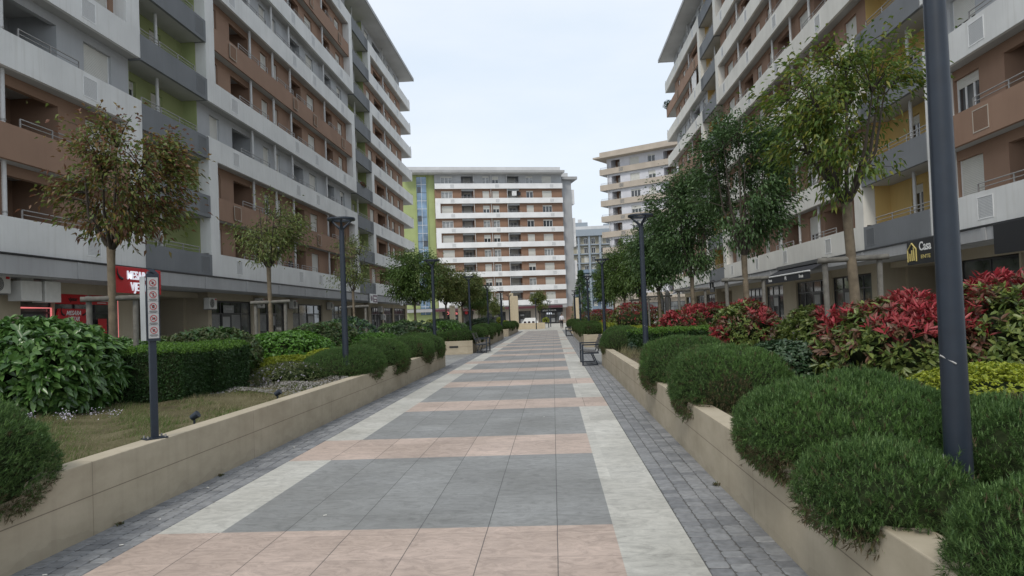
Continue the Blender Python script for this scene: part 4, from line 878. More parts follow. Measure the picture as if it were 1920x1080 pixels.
r=np.random.default_rng(204); n=3000; P=np.stack([-5.9+2.0*r.random(n),11.4+3.4*r.random(n),np.zeros(n)],1); P[:,2]=.525+.04*np.sin(P[:,0]*2.1+1)*np.sin(P[:,1]*1.3)+.03*np.sin(P[:,0]*5.3+P[:,1]*4.1); s=(.010+.018*r.random(n))[:,None]
o6=np.array([(1,0,0),(-1,0,0),(0,1,0),(0,-1,0),(0,0,.8),(0,0,-.5)]); V=P[:,None,:]+o6[None]*s[:,None]*(.6+.8*r.random((n,6,1)))
GRAV=stones('gravel',(.13,.12,.105),(.32,.30,.28)); gm=join_meshes('gravel',[tri(V,[(0,2,4),(2,1,4),(1,3,4),(3,0,4),(2,0,5),(1,2,5),(3,1,5),(0,3,5)],0)],[GRAV]); tag(link('gravel',gm),'pale gravel patch at the end of the clipped hedge','gravel',kind='stuff')
r=np.random.default_rng(205); Vf=[]
for cx,cy in ((-6.3,8.2),(-5.9,8.35),(-5.75,8.6),(-6.1,8.55),(-5.55,8.7),(-6.45,8.45)):
    n=34; q=np.array([cx,cy,.60])+r.normal(size=(n,3))*np.array([.05,.05,.03]); Vf.append(leaves(q,r.normal(size=(n,3)),np.tile([0,0,1.],(n,1))+r.normal(size=(n,3))*.3,np.full(n,.022),np.full(n,.016)))
gm=join_meshes('wild_flowers',[tri(np.concatenate(Vf),LT,0)],[FLW]); tag(link('wild_flowers',gm),'tiny pale flowers at the foot of the big laurel','flowers',kind='stuff')
# litter on the paving
LIT=plain('paper litter',(.7,.68,.62),.8); lm=[(-2.9,3.55),(-3.3,4.1),(-3.42,4.6),(-3.38,5.9),(-3.3,5.2),(-3.2,3.9),(-1.95,5.9),(-3.45,9.2),(1.2,16.),(-3.5,7.0),(-.2,11.3)]
for i,(x,y) in enumerate(lm):
    m=MB(); a=i*1.7; c,s_=math.cos(a),math.sin(a); m.tube([(0,0,.005),(.028*c,.028*s_,.006)],.0045,LIT,6); o=m.build('cigarette_butt'); o.location=(x,y,.001)
    tag(o,'white cigarette butt dropped on the paving beside the planter wall','litter','cigarette butts on the paving')
# ---- street trees
GT='young street trees in the planters'
tree((-7.5,11.75,.5),4.6,2.55,1.32,301,T_RUST,'sparse rust and green tree with bare tips before the meat shop',GT,tips=165,per=36,L=.10,W=.046,trunk=.075,spread=.15,drop=.55,lean=(.03,.0),offs=(.25,-.1),sparse=.2)
tree((-7.5,18.6,.5),4.4,2.68,1.15,302,T_OLV,'airy olive leaved tree, second on the left, by the office doors',GT,tips=120,per=28,L=.10,W=.036,trunk=.062,spread=.14,sparse=.25)
tree((-7.5,26.6,.5),4.35,2.3,1.0,303,T_OLV,'thin small tree half hidden by the nearest left lamp',GT,tips=80,per=26,L=.10,W=.036,trunk=.05,spread=.15,sparse=.3)
t4=tree((-7.5,38.6,.5),4.85,2.05,1.75,304,T_MID,'full round green tree beside the second left lamp',GT,tips=240,per=60,L=.13,W=.06,trunk=.075,spread=.2)
t5=tree((-7.5,50,.5),4.9,2.1,1.6,305,T_OLV,'olive green tree between second and third left lamps',GT,tips=190,per=48,L=.14,W=.07,trunk=.075,spread=.22,sparse=.1)
for i,(y,s,lb) in enumerate(((57.5,1.,'dull green tree in front of the far block, left of the third lamp'),(64,.96,'dull green tree right of the third left lamp'),(70.5,.85,'smaller tree at the far end of the left row'))): copy_tree(t5 if i!=1 else t4,(-7.3,y,.5),1.3*(i+1),lb,GT,(s*1.15,s*1.15,s))
tree((4.8,11.65,.5),5.35,2.72,1.46,311,T_GOLD,'gold flecked green tree between two stakes right of the path, nearest on the right',GT,tips=165,per=42,L=.11,W=.040,trunk=.085,spread=.15,drop=.4,lean=(-.06,.0),offs=(.0,-.1),sparse=.15)
tree((4.8,18.05,.5),5.9,2.4,1.5,312,T_DARK,'dense dark evergreen tree, second on the right',GT,tips=250,per=64,L=.10,W=.045,trunk=.08,spread=.17,drop=.5)
tree((4.8,24.8,.5),5.9,2.2,1.6,313,T_DARK,'dense dark evergreen tree, third on the right',GT,tips=250,per=64,L=.11,W=.05,trunk=.08,spread=.2,drop=.5)
t6=tree((4.8,32.5,.5),5.5,2.0,1.45,314,T_DARK,'dark evergreen tree, fourth on the right behind the ring lamp',GT,tips=200,per=60,L=.13,W=.06,trunk=.08,spread=.22,drop=.3)
t7=tree((4.8,39.5,.5),5.4,1.9,1.35,315,T_MID,'mid green tree, fifth on the right',GT,tips=160,per=52,L=.14,W=.07,trunk=.08,spread=.22)
for i,(y,s,lb) in enumerate(((47,1.,'sixth tree of the right row, mid green'),(55,1.0,'seventh tree of the right row, paler'),(64,.95,'eighth tree of the right row near the far lamps'))): copy_tree(t7,(4.7,y,.5),1.1*(i+1),lb,GT,(s,s,s))
def stake(loc,rz,w,h,label):
    root=empty('tree_stake',loc,label,'tree stake','timber tree stakes',rz); 
    for sx in(-1,1):
        p=MB(); p.tube([(sx*w/2,0,0),(sx*w/2+sx*.02,0,h)],.045,WOODG,8); p.build('post',root)
    c=MB(); c.tube([(-w/2-.14,-.06,h-.06),(w/2+.14,-.06,h-.04)],.045,WOODG,8); c.build('crossbar',root)
stake((-7.5,11.8,.5),.55,.66,1.72,'grey timber stakes with a tilted bar tied to the rust tree')
stake((-7.5,18.65,.5),.3,.72,1.78,'grey timber stakes holding the airy olive tree')
stake((-7.5,26.7,.5),.2,.8,1.75,'grey timber stakes behind the nearest left lamp')
stake((4.8,11.7,.5),-.12,.78,1.86,'grey timber stakes holding the gold flecked tree')
stake((4.8,18.1,.5),-.1,.85,1.86,'grey timber stakes of the second right tree')
stake((4.8,24.9,.5),-.1,.85,1.84,'grey timber stakes of the third right tree')
stake((4.8,32.6,.5),0,.9,1.8,'grey timber stakes seen behind the ring lamp')
stake((4.8,39.6,.5),0,.9,1.8,'far grey timber stakes left of the ring lamp')
# ================================================================ lamps
GL_='ring headed lamp posts beside the path'
def lamp_post():
    root=empty('street_lamp',(0,0,0)); p=MB(); p.tube([(0,0,0),(0,0,.3),(0,0,2.98)],[.063,.062,.048],LAMPM,16); p.build('pole',root)
    b=MB(); b.tube([(0,0,0),(0,0,.02)],.11,LAMPM,16); b.build('base_plate',root)
    for k in range(3):
        a=2*math.pi*k/3+.5; s=MB(); s.tube([(0,0,2.88),(.03*math.cos(a),.03*math.sin(a),2.96),(.225*math.cos(a),.225*math.sin(a),3.13)],[.04,.03,.014],LAMPM,8); s.build('arm',root)
    h=MB(); n=32; vs=[];fs=[]
    for r_,z in ((.185,3.12),(.265,3.12),(.27,3.14),(.265,3.165),(.185,3.165)):
        for i in range(n): vs.append((r_*math.cos(2*math.pi*i/n),r_*math.sin(2*math.pi*i/n),z))
    for j in range(5):
        for i in range(n): k=(i+1)%n; fs.append((j*n+i,j*n+k,((j+1)%5)*n+k,((j+1)%5)*n+i))
    h.add(vs,fs,LAMPM,False); h.build('lamp_ring',root)
    w=MB(); w.tube([(-.05,-.040,.83),(.02,-.063,.79)],.005,METAL,5); w.build('cable_tie',root); w=MB(); w.add([(-.062,-.022,.30),(-.055,-.036,.30),(-.055,-.036,.345),(-.062,-.022,.345)],[(0,1,2,3)],LETW); w.build('sticker',root)
    return root
lp=lamp_post(); L_=[(1.945,3.62,'thick near lamp post crossing the right side, its top outside the photo'),(1.93,15.2,'ring headed lamp post against the dark trees, second on the right'),(1.93,27.2,'ring headed lamp post, third on the right beyond the near bench'),(1.93,39,'fourth lamp post of the right row'),(1.93,50.5,'fifth lamp post of the right row, small'),(1.93,62,'sixth thin lamp post of the right row'),
(-4.05,13.7,'nearest left lamp post rising from the long dome by the wall'),(-4.05,24.2,'second lamp post of the left row beside the round green tree'),(-4.05,34.8,'third lamp post of the left row before the white balconies'),(-4.05,44.6,'fourth lamp post of the left row'),(-4.05,56,'fifth lamp post of the left row, small'),(-4.05,67,'sixth thin lamp post of the left row')]
for i,(x,y,lb) in enumerate(L_):
    if i==0: lp.location=(x,y,.5); tag(lp,lb,'street lamp',GL_); o=lp
    else: o=copy_tree(lp,(x,y,.48),.4*i,lb,GL_)
tag(lp,L_[0][2],'street lamp',GL_); lp.rotation_euler=(0,0,-.6)
for i,(x,y,h,lb) in enumerate(((-2.0,84.,1.05,'tiny lamp post beside the cream pylon on the plaza'),(-.6,92,1.,'thin plaza lamp post in front of the dark shop'),(-.35,96,1.,'second thin plaza lamp post in front of the dark shop'),(2.4,80,1.1,'lamp post in front of the right cream pylon'),(-5.6,79,1.05,'plaza lamp post just left of the tall cream pylon'))): copy_tree(lp,(x,y,0),i,lb,GL_,(1,1,h*1.1))
# ================================================================ icon sign
def text_mesh(s,size,ext=.004,font=None):
    c=bpy.data.curves.new('t','FONT'); c.body=s; c.size=size; c.extrude=ext; c.offset=size*(.018 if ext<.01 else .008); c.align_x='CENTER'; c.align_y='CENTER'; c.resolution_u=3
    o=bpy.data.objects.new('t',c); COL.objects.link(o); bpy.context.view_layer.update(); dg=bpy.context.evaluated_depsgraph_get()
    me=bpy.data.meshes.new_from_object(o.evaluated_get(dg)); bpy.data.objects.remove(o); bpy.data.curves.remove(c); return me
def lettering(s,size,mat,parent,loc,rot,sx=1,sy=1,name='lettering',ext=.004):
    me=text_mesh(s,size,ext); me.materials.clear(); me.materials.append(mat); o=bpy.data.objects.new(name,me); COL.objects.link(o); o.parent=parent; o.location=loc; o.rotation_euler=rot; o.scale=(sx,sy,1); return o
FACE=(math.pi/2,0,0)          # text facing -Y
sg=empty('sign_post',(-3.79,6.56,.58),'dark post with a narrow panel of five red prohibition icons on the left wall','sign',rz=.08)
p=MB(); p.bevbox(-.032,.032,-.02,.02,.012,1.58,LAMPM,.006); p.build('post',sg)
p=MB(); p.box(-.10,.10,-.06,.06,0,.012,LAMPM); bp_=p.build('base_plate',sg)
for x in (-.08,.08):
    for y in (-.045,.045):
        q=MB(); q.tube([(x,y,.012),(x,y,.035)],.009,METAL,6); q.build('bolt',bp_)
PANELW=plain('panel white',(.43,.42,.41),.5); ICR=plain('faded red',(.36,.05,.05),.5)
def icon_panel(parent):
    # in its own frame facing -Y
    e=MB(); e.box(-.055,.063,-.034,-.021,.92,1.555,LAMPM); e.add([(.02,-.033,1.556),(.062,-.033,1.556),(.062,-.022,1.556),(.02,-.022,1.60),(-.055,-.022,1.60),(-.055,-.033,1.60)],[(0,1,2,3,4,5)],LAMPM); po=e.build('panel_back',parent)
    w=MB(); w.box(-.046,.050,-.038,-.0345,.945,1.52,PANELW); wo=w.build('icon_panel',parent)
    for k in range(5):
        cz=1.468-k*.112; cx=.002; m=MB(); n=24; vs=[];fs=[]
        for r_ in (.026,.033):
            for i in range(n): vs.append((cx+r_*math.cos(2*math.pi*i/n),-.0395,cz+r_*math.sin(2*math.pi*i/n)))
        for i in range(n): j=(i+1)%n; fs.append((i,j,n+j,n+i))
        m.add(vs,fs,ICR); a=math.radians(-45); c,s_=math.cos(a),math.sin(a)
        m.add([(cx+c*.027-s_*.0035,-.0397,cz+s_*.027+c*.0035),(cx+c*.027+s_*.0035,-.0397,cz+s_*.027-c*.0035),(cx-c*.027+s_*.0035,-.0397,cz-s_*.027-c*.0035),(cx-c*.027-s_*.0035,-.0397,cz-s_*.027+c*.0035)],[(0,1,2,3)],ICR)
        sh=[[(-.012,-.008),(.004,-.016),(.012,.004),(-.002,.016)],[(-.004,-.018),(.006,-.018),(.008,.016),(-.002,.018)],[(-.008,-.016),(.008,-.016),(.014,.010),(0,.017),(-.014,.008)],[(-.016,-.012),(.016,-.006),(.014,.010),(-.006,.008)],[(-.012,-.012),(.010,-.014),(.012,.010),(-.008,.014)]][k]
        m.add([(cx+x,-.0393,cz+z) for x,z in sh],[tuple(range(len(sh)))],LETD)
        for i,ww in enumerate((.034,.040,.028)): m.box(cx-ww,cx+ww,-.0386,-.0381,cz-.043-i*.0075,cz-.0395-i*.0075,LETD)
        m.build('prohibition_icon',wo)
        if k: l=MB(); l.box(-.046,.050,-.0388,-.0382,cz+.0495,cz+.0515,LAMPM); l.build('divider',wo)
ipn=bpy.data.objects.new('panel_mount',None); 
icon_panel(sg); bpy.data.objects.remove(ipn)
q=MB(); 
q.add([(-.058,-.02,.925),(-.058,-.02,1.53),(-.075,.055,1.53),(-.075,.055,.925),(-.064,-.022,.925),(-.064,-.022,1.53),(-.081,.053,1.53),(-.081,.053,.925)],[(0,1,2,3),(7,6,5,4),(0,4,5,1),(1,5,6,2),(2,6,7,3),(3,7,4,0)],PALEGL); q.build('side_plate',sg)
sg.rotation_euler=(0,0,.9)
# ================================================================ benches
def bench():
    root=empty('bench',(0,0,0))       # seat faces -X, length along Y
    for sy in (-.85,.85):
        f=MB(); f.box(-.02,.03,sy-.025,sy+.025,0,.66,LAMPM); f.box(.031,.56,sy-.025,sy+.025,.62,.66,LAMPM); f.tube([(.30,sy,.40),(.46,sy,.02)],.02,LAMPM,6); f.box(.031,.46,sy-.02,sy+.02,.005,.03,LAMPM); f.box(.031,.5,sy-.02,sy+.02,.36,.40,LAMPM); f.build('side_frame',root)
    s=MB()
    for i in range(6): s.bevbox(-.0+i*.08,.068+i*.08,-.82,.82,.41-i*.006,.44-i*.006,SLAT,.006)
    s.build('seat',root); b=MB()
    for i in range(5):
        z=.50+i*.085; x=.47+i*.032; b.add([(x,-.82,z),(x,.82,z),(x+.024,.82,z+.07),(x+.024,-.82,z+.07),(x+.025,-.82,z-.006),(x+.025,.82,z-.006),(x+.05,.82,z+.064),(x+.05,-.82,z+.064)],[(0,1,2,3),(7,6,5,4),(0,4,5,1),(3,2,6,7),(1,5,6,2),(0,3,7,4)],SLAT)
    b.build('backrest',root); 
    for sy in (-.6,.6):
        u=MB(); u.tube([(.48,sy,.38),(.52,sy,.5),(.67,sy,.92)],.018,LAMPM,6); u.build('back_bracket',root)
    return root
bn=bench(); bn.location=(.86,23.0,.0); tag(bn,'black metal bench with slatted back at the end of the near right wall','bench','slatted benches beside the path')
copy_tree(bn,(.92,53.6,0),0,'far black bench on the right beside the tiny domes','slatted benches beside the path')
copy_tree(bn,(-3.05,33.1,0),math.pi,'black bench across the gap on the left, before the planter end','slatted benches beside the path')
vg=MB(); vg.box(-4.75,-4.35,32.28,32.298,.28,.36,BLACKM); vo=vg.build('wall_vent'); tag(vo,'small dark vent grille set in the planter end across the gap','vent')
# ================================================================ people
SKIN=plain('skin',(.42,.26,.19),.6); SHIRT=plain('white shirt',(.72,.72,.78),.8); TROU=plain('black trousers',(.02,.02,.025),.8); HAIR=plain('dark hair',(.025,.018,.014),.6); NAVY=plain('dark top',(.05,.035,.05),.8); SHOE=plain('shoe',(.05,.05,.05),.6)
def skin_body(name,vs,es,rad,mat,parent,sub=2):
    me=bpy.data.meshes.new(name); me.from_pydata(vs,es,[]); me.materials.append(mat); o=bpy.data.objects.new(name,me); COL.objects.link(o); o.parent=parent
    sk=o.modifiers.new('skin','SKIN'); o.data.skin_vertices[0].data[0].use_root=True
    for i,r_ in enumerate(rad): o.data.skin_vertices[0].data[i].radius=(r_,r_) if not isinstance(r_,tuple) else r_
    s=o.modifiers.new('sub','SUBSURF'); s.levels=sub; s.render_levels=sub; return o
def person(loc,rz,label,top,legs=True,stride=.14,low=TROU):
    root=empty('person',loc,label,'person',rz=rz)      # faces +Y
    # continuous body: pelvis, spine, head, arms with hands, legs with feet
    v=[(0,0,.93),(0,0,1.12),(0,0,1.34),(0,0,1.46),(0,.02,1.54),(0,.03,1.63),(0,.02,1.71),
       (.17,0,1.38),(.23,-.03,1.12),(.24,.06,.90),(.235,.09,.80),(-.17,0,1.38),(-.23,.02,1.12),(-.24,.09,.90),(-.235,.12,.80),
       (.09,0,.88),(.10,stride*.5,.50),(.10,stride*.4-.0,.09),(.10,stride*.4+.15,.04),(-.09,0,.88),(-.10,-stride*.5,.50),(-.10,-stride-.04,.10),(-.10,-stride+.09,.05)]
    e=[(0,1),(1,2),(2,3),(3,4),(4,5),(5,6),(2,7),(7,8),(8,9),(9,10),(2,11),(11,12),(12,13),(13,14),(0,15),(15,16),(16,17),(17,18),(0,19),(19,20),(20,21),(21,22)]
    r_=[(.13,.10),(.12,.09),(.14,.10),.055,.055,(.085,.1),.07,.055,.042,.034,.038,.055,.042,.034,.038,.085,.062,.042,.04,.085,.062,.042,.04]
    skin_body('body',v,e,r_,SKIN,root)
    sv=v[:4]+[v[7],v[8],(.237,.03,.96),v[11],v[12],(-.237,.06,.96)]; se=[(0,1),(1,2),(2,3),(2,4),(4,5),(5,6),(2,7),(7,8),(8,9)]
    skin_body('shirt',sv,se,[(.17,.125),(.155,.115),(.17,.125),.07,.075,.06,.05,.075,.06,.05],top,root)
    if legs:
        tv=[(0,0,.95),v[15],v[16],(v[17][0],v[17][1],.12),v[19],v[20],(v[21][0],v[21][1],.13)]
        skin_body('trousers',tv,[(0,1),(1,2),(2,3),(0,4),(4,5),(5,6)],[(.155,.12),.10,.078,.062,.10,.078,.062],low,root)
    h=MB(); n=10; vs=[];fs=[]
    for j in range(6):
        a=-.35+j*(math.pi/2+.35)/5
        for i in range(n): b=2*math.pi*i/n; vs.append((.102*math.cos(a)*math.cos(b),.005+.115*math.cos(a)*math.sin(b),1.665+.12*math.sin(a)))
    for j in range(5):
        for i in range(n): k=(i+1)%n; fs.append((j*n+i,j*n+k,(j+1)*n+k,(j+1)*n+i))
    h.add(vs,fs,HAIR,True); h.build('hair',root)
    for i,x in ((18,.1),(22,-.1)):
        s=MB(); y=v[i][1]; s.bevbox(x-.05,x+.05,y-.20,y+.08,v[i][2]-.045,v[i][2]+.05,SHOE,.02); s.build('shoe',root)
    f=MB()
    for x in (-.032,.032): f.tube([(x,.118,1.66),(x,.13,1.66)],.009,HAIR,6)
    f.tube([(-.022,.122,1.595),(.022,.122,1.595)],.006,RED,5); f.tube([(0,.125,1.645),(0,.145,1.615)],.012,SKIN,6); f.build('face',root)
    for s_,(hx,hy) in ((1,(.235,.09)),(-1,(-.235,.12))):
        for k in range(4):
            q=MB(); q.tube([(hx+s_*.004,hy-.022+k*.016,.79),(hx,hy-.018+k*.016,.735),(hx-s_*.012,hy-.012+k*.016,.70)],[.0095,.0085,.006],SKIN,6); q.build('finger',root)
        q=MB(); q.tube([(hx-s_*.01,hy+.035,.81),(hx-s_*.02,hy+.06,.77)],[.011,.007],SKIN,6); q.build('thumb',root)
    return root
person((1.0,84.5,0),.0,'person in a white shirt and black trousers walking away at the end of the path',SHIRT)
person((-17.28,46.6,ZL+.21),-1.57,'person in dark clothes standing on the lowest left balcony behind the railing',NAVY,stride=.02)
# ================================================================ air conditioners
def aircon(F_,loc,rz,label):
    root=empty('air_conditioner',loc,label,'air conditioner','air conditioners under the canopies',rz)   # front faces -Y, hung on brackets
    b=MB(); b.bevbox(-.42,.42,-.16,.16,0,.58,ACW,.02); b.build('case',root)
    g=MB(); n=28; vs=[(-.12+.235*math.cos(2*math.pi*i/n),-.164,.29+.235*math.sin(2*math.pi*i/n)) for i in range(n)]; g.add(vs,[tuple(range(n))],ACD)
    for k in range(5):
        r_=.05+k*.045; m=24; rr=[]
        for q in (r_-.006,r_+.006):
            rr+=[(-.12+q*math.cos(2*math.pi*i/m),-.17,.29+q*math.sin(2*math.pi*i/m)) for i in range(m)]
        g.add(rr,[(i,(i+1)%m,m+(i+1)%m,m+i) for i in range(m)],ACW)
    g.build('fan_grille',root)
    s=MB()
    for k in range(8): s.box(.421,.428,-.13,.13,.06+k*.06,.09+k*.06,ACD)
    s.build('side_grille',root); k=MB(); k.box(-.3,-.26,-.16,.24,-.04,-.001,METAL); k.box(.26,.3,-.16,.24,-.04,-.001,METAL); k.box(-.259,.259,.2,.24,-.04,-.001,METAL); k.build('bracket',root)
    return root
ac=aircon(None,(-17.75,21.9,2.98),math.pi/2,'air conditioner with a red sticker under the canopy at the left photo edge')
st=MB(); st.box(.20,.36,-.166,-.161,.46,.54,RED); st.build('sticker',ac)
for y,x,z,lb in ((36.4,-17.85,2.6,'air conditioner at the end of the passage beside the first office window'),(43.2,-18.05,2.75,'air conditioner on the pier between the first two office windows'),(48.9,-18.05,2.75,'air conditioner between second and third office windows'),(57.2,-18.05,2.75,'air conditioner on the pier left of the nearest left lamp'),(73.6,-17.9,2.6,'upper air conditioner beside the far left dark shops'),(74.6,-17.9,1.8,'lower air conditioner beside the far left dark shops')):
    copy_tree(ac,(x,y,z),math.pi/2,lb,'air conditioners under the canopies')
for o in bpy.data.objects:
    pass
for i,(y0,y1,z0_,z1_,lb) in enumerate(((22.6,23.55,2.75,3.42,'grey duct box under the canopy next to the left air conditioner'),(23.7,24.5,2.72,3.45,'pale duct box left of the red meat shop panel'))):
    m=MB(); m.bevbox(-17.95,-17.45,y0,y1,z0_,z1_,ACW,.02); m.box(-17.75,-17.6,y0+.2,y1-.2,z1_,3.53,ACW); o=m.build('duct_box'); tag(o,lb,'duct box','duct boxes under the canopy')
# ================================================================ shop signs
def lsign(name,x,y0,y1,z0_,z1_,mat,label,cat='sign',t=.08,frame=None):
    root=empty(name,(x,(y0+y1)/2,z0_),label,cat); m=MB(); w=(y1-y0)/2; m.bevbox(-t,0,-w,w,0,z1_-z0_,mat,.01); m.build('panel',root); return root
RX=(math.pi/2,0,math.pi/2); RXR=(math.pi/2,0,-math.pi/2)
s=lsign('shop_sign',-16.82,26.55,29.9,3.12,4.16,RED,'red fascia sign lettered MESARA VJETAR over the meat shop')
lettering('MESARA',.44,LETTER,s,(.02,-.02,.70),RX,.98,1.1,ext=.02); lettering('VJETAR',.44,LETTER,s,(.02,.10,.25),RX,.94,1.1,ext=.02)
def horn(parent,x,y,z,sc,flip=1,mat=LETD):
    m=MB(); pts=[(x,y-flip*.32*sc,z+.34*sc),(x,y-flip*.30*sc,z+.12*sc),(x,y-flip*.18*sc,z-.02*sc),(x,y,z-.08*sc)]; m.tube(pts,[.008*sc,.03*sc,.05*sc,.055*sc],mat,8); return m.build('horn',parent)
horn(s,.02,-1.12,.62,1.0)
s2=lsign('shop_banner',-18.25,25.3,27.0,1.98,2.54,RED,'tilted red banner with MESARA VJETAR and horns above the meat shop door'); s2.rotation_euler=(0,.25,0)
lettering('MESARA',.24,LETW,s2,(.01,-.0,.40),RX,.95,1); lettering('VJETAR',.24,LETW,s2,(.01,.08,.17),RX,.85,1); horn(s2,.01,-.52,.38,.7); horn(s2,.01,.52,.38,.7,-1)
s3=lsign('shop_banner',-18.35,25.3,27.3,2.72,3.10,RED,'dark red upper panel with faint script over the meat shop door',t=.03); lettering('vjetar',.22,LETD,s3,(.01,.1,.19),RX)
s4=lsign('shop_banner',-18.35,27.4,29.0,2.72,3.10,RED,'red upper panel with rows of small white print, right of the script panel',t=.03)
for k in range(4):
    m=MB(); m.box(.004,.008,-.45+.1*(k%2),.6-.12*k,.28-.075*k,.31-.075*k,LETW); m.build('text_line',s4)
s5=lsign('shop_poster',-18.28,27.8,28.35,1.2,2.15,RED,'small red poster in the meat shop window behind the stake',t=.02)
nn=MB(); nn.tube([(-18.36,23.7,2.56),(-18.36,25.2,2.56),(-18.36,25.2,.1)],.03,NEON,6); o=nn.build('light_tube'); tag(o,'thin glowing red tube framing the left meat shop window','light tube','red light tubes'); 
nn=MB(); nn.tube([(-18.30,29.12,3.1),(-18.30,29.12,.1)],.03,NEON,6); o=nn.build('light_tube'); tag(o,'thin glowing red tube upright at the right end of the meat shop','light tube','red light tubes')
PURP=plain('mauve sign',(.16,.09,.13),.5)
s6=lsign('shop_sign',-16.7,64.9,67.6,3.35,4.2,LETW,'small white and mauve sign on the canopy edge by the second passage'); m=MB(); m.box(.0,.012,-.35,1.22,.08,.77,PURP); m.build('print',s6); m=MB(); m.tube([(0.0,-.85,.42),(.014,-.85,.42)],.26,PURP,18); m.build('emblem',s6); m=MB(); m.box(.012,.016,-.1,1.0,.42,.6,LETW); m.box(.012,.016,.1,.8,.2,.3,LETW); m.build('lettering',s6)
s7=lsign('shop_sign',-16.8,82.0,90.0,3.4,4.15,BLACKS,'long black canopy sign with a round emblem at the far end of the left block'); m=MB(); m.tube([(0,0,.37),(.02,0,.37)],.3,LETW,18); m.tube([(0.02,0,.37),(.03,0,.37)],.2,BLACKS,18); m.build('emblem',s7); m=MB(); m.box(.003,.01,-3,-1.6,.3,.46,LETW); m.box(.003,.01,1.4,3.2,.3,.44,LETW); m.build('lettering',s7)
s8=lsign('shop_sign',-16.75,78.4,79.4,3.3,4.15,LETW,'small upright black and white canopy sign near the far left end'); m=MB(); m.box(.0,.012,-.42,.05,.06,.79,BLACKS); m.build('print',s8)
OFF=plain('office label',(.5,.5,.5),.6)
o8=lsign('door_label',-18.33,38.9,40.2,2.42,2.85,plain('frosted film',(.30,.30,.29),.5),'grey frosted label panel above the first office door',t=.015); lettering('kancelarija',.2,OFF,o8,(.01,0,.24),RX)
s9=lsign('shop_sign',14.42,26.6,29.8,3.05,4.02,BLACKS,'black hanging sign lettered Casa with a gold house emblem behind the near lamp'); s9.rotation_euler=(0,0,math.pi)
# casa local: text faces -X in the world => +X local after turning
lettering('Casa',.46,LETW,s9,(.012,-.17,.66),RX,1.0,1.05); lettering('ENTE',.2,GOLD,s9,(.012,-.15,.26),RX,1.5,1)
m=MB(); 
for a,b in (((-1.5,.12),(-1.5,.60)),((-1.5,.60),(-1.17,.85)),((-1.17,.85),(-.84,.60)),((-.84,.60),(-.84,.12)),((-1.33,.15),(-1.33,.45)),((-1.17,.15),(-1.17,.58)),((-1.02,.15),(-1.02,.7))): m.tube([(.015,a[0],a[1]),(.015,b[0],b[1])],.03,GOLD,6)
m.build('emblem',s9)
s10=lsign('shop_sign',14.45,20.5,24.15,3.02,4.0,BLACKS,'plain black fascia panel over the near right shop at the photo edge'); s10.rotation_euler=(0,0,math.pi)
s11=lsign('shop_sign',14.5,65.0,66.6,3.1,4.2,BLACKS,'small dark square sign on the right canopy before the second passage'); s11.rotation_euler=(0,0,math.pi); m=MB(); m.box(.003,.012,-.06,.06,.3,.8,LETW); m.build('lettering',s11)
# awning
AWN=plain('black awning cloth',(.016,.016,.02),.8); aw=empty('awning',(14.5,42.2,3.0),'black shop awning with a white front bar over the lit boutique','awning'); 
m=MB(); y0,y1=-3.9,3.9; m.add([(0,y0,.92),(0,y1,.92),(-.95,y1,.42),(-.95,y0,.42),(0,y0,.90),(0,y1,.90),(-.95,y1,.40),(-.95,y0,.40)],[(0,1,2,3),(7,6,5,4),(0,3,7,4),(1,5,6,2)],AWN); m.build('cloth',aw)
m=MB(); m.box(-.98,-.95,y0,y1,.0,.38,AWN); vo=m.build('valance',aw); m=MB(); m.tube([(-.97,y0,.41),(-.97,y1,.41)],.045,LETW,8); m.build('front_bar',aw); m=MB(); m.box(-.25,-.01,y0,y1,.86,1.06,BLACKM); m.build('cassette',aw)
for yy,t_,sz in ((2.9,'Brocia',.26),(0,'FR',.3),(-2.6,'Brocia',.26)): lettering(t_,sz,LETW,vo,(-.985,yy,.19),RXR)
aw2=empty('awning',(14.5,78,3.0),'far black awning with a pale bar at the end of the right block','awning'); m=MB(); m.add([(0,-4,.9),(0,4,.9),(-1.3,4,.35),(-1.3,-4,.35)],[(0,1,2,3)],AWN); m.build('cloth',aw2); m=MB(); m.tube([(-1.3,-4,.34),(-1.3,4,.34)],.05,LETW,8); m.build('front_bar',aw2)
# ================================================================ far plaza
PYL=plain('cream pylon',(.62,.53,.38),.7)
for i,(x,y,w,h,lb) in enumerate(((-4.5,86,.72,4.05,'tall cream pylon on the plaza left of the low fountain'),(-12.0,85,.62,3.2,'first cream pylon before the red lettered shop'),(-11.0,85,.56,3.1,'second cream pylon before the red lettered shop'),(2.75,84,.62,3.5,'cream pylon at the right end of the plaza'),(-5.1,89,.5,4.5,'cream pylon standing just behind the tall one'))):
    m=MB(); m.bevbox(-w/2,w/2,-w/2,w/2,0,h,PYL,.03); m.box(-w/2-.04,w/2+.04,-w/2-.04,w/2+.04,0,.12,PYL); o=m.build('pylon'); o.location=(x,y,0); tag(o,lb,'pylon','cream pylons on the plaza')
fp=empty('plaza_planter',(-2.4,86.5,0),'low cream planter with a sloped white stone slab at the end of the path','planter'); m=MB(); m.bevbox(-1.75,1.4,-.8,1.2,0,.72,PYL,.03); m.build('basin',fp)
m=MB(); m.add([(-1.4,-.4,.73),(.6,-.4,.73),(.3,.5,1.35),(-1.0,.5,1.35),(-1.4,.7,.73),(.6,.7,.73),(.3,.6,1.35),(-1.0,.6,1.35)],[(0,1,2,3),(5,4,7,6),(3,2,6,7),(0,3,7,4),(1,5,6,2)],WHITE); sl_=m.build('stone_slab',fp)
for x in (-1.0,-.5,0.0):
    m=MB(); m.box(x-.14,x+.14,-.46,-.3,.76,.95,NAVY); m.build('spout_opening',sl_)
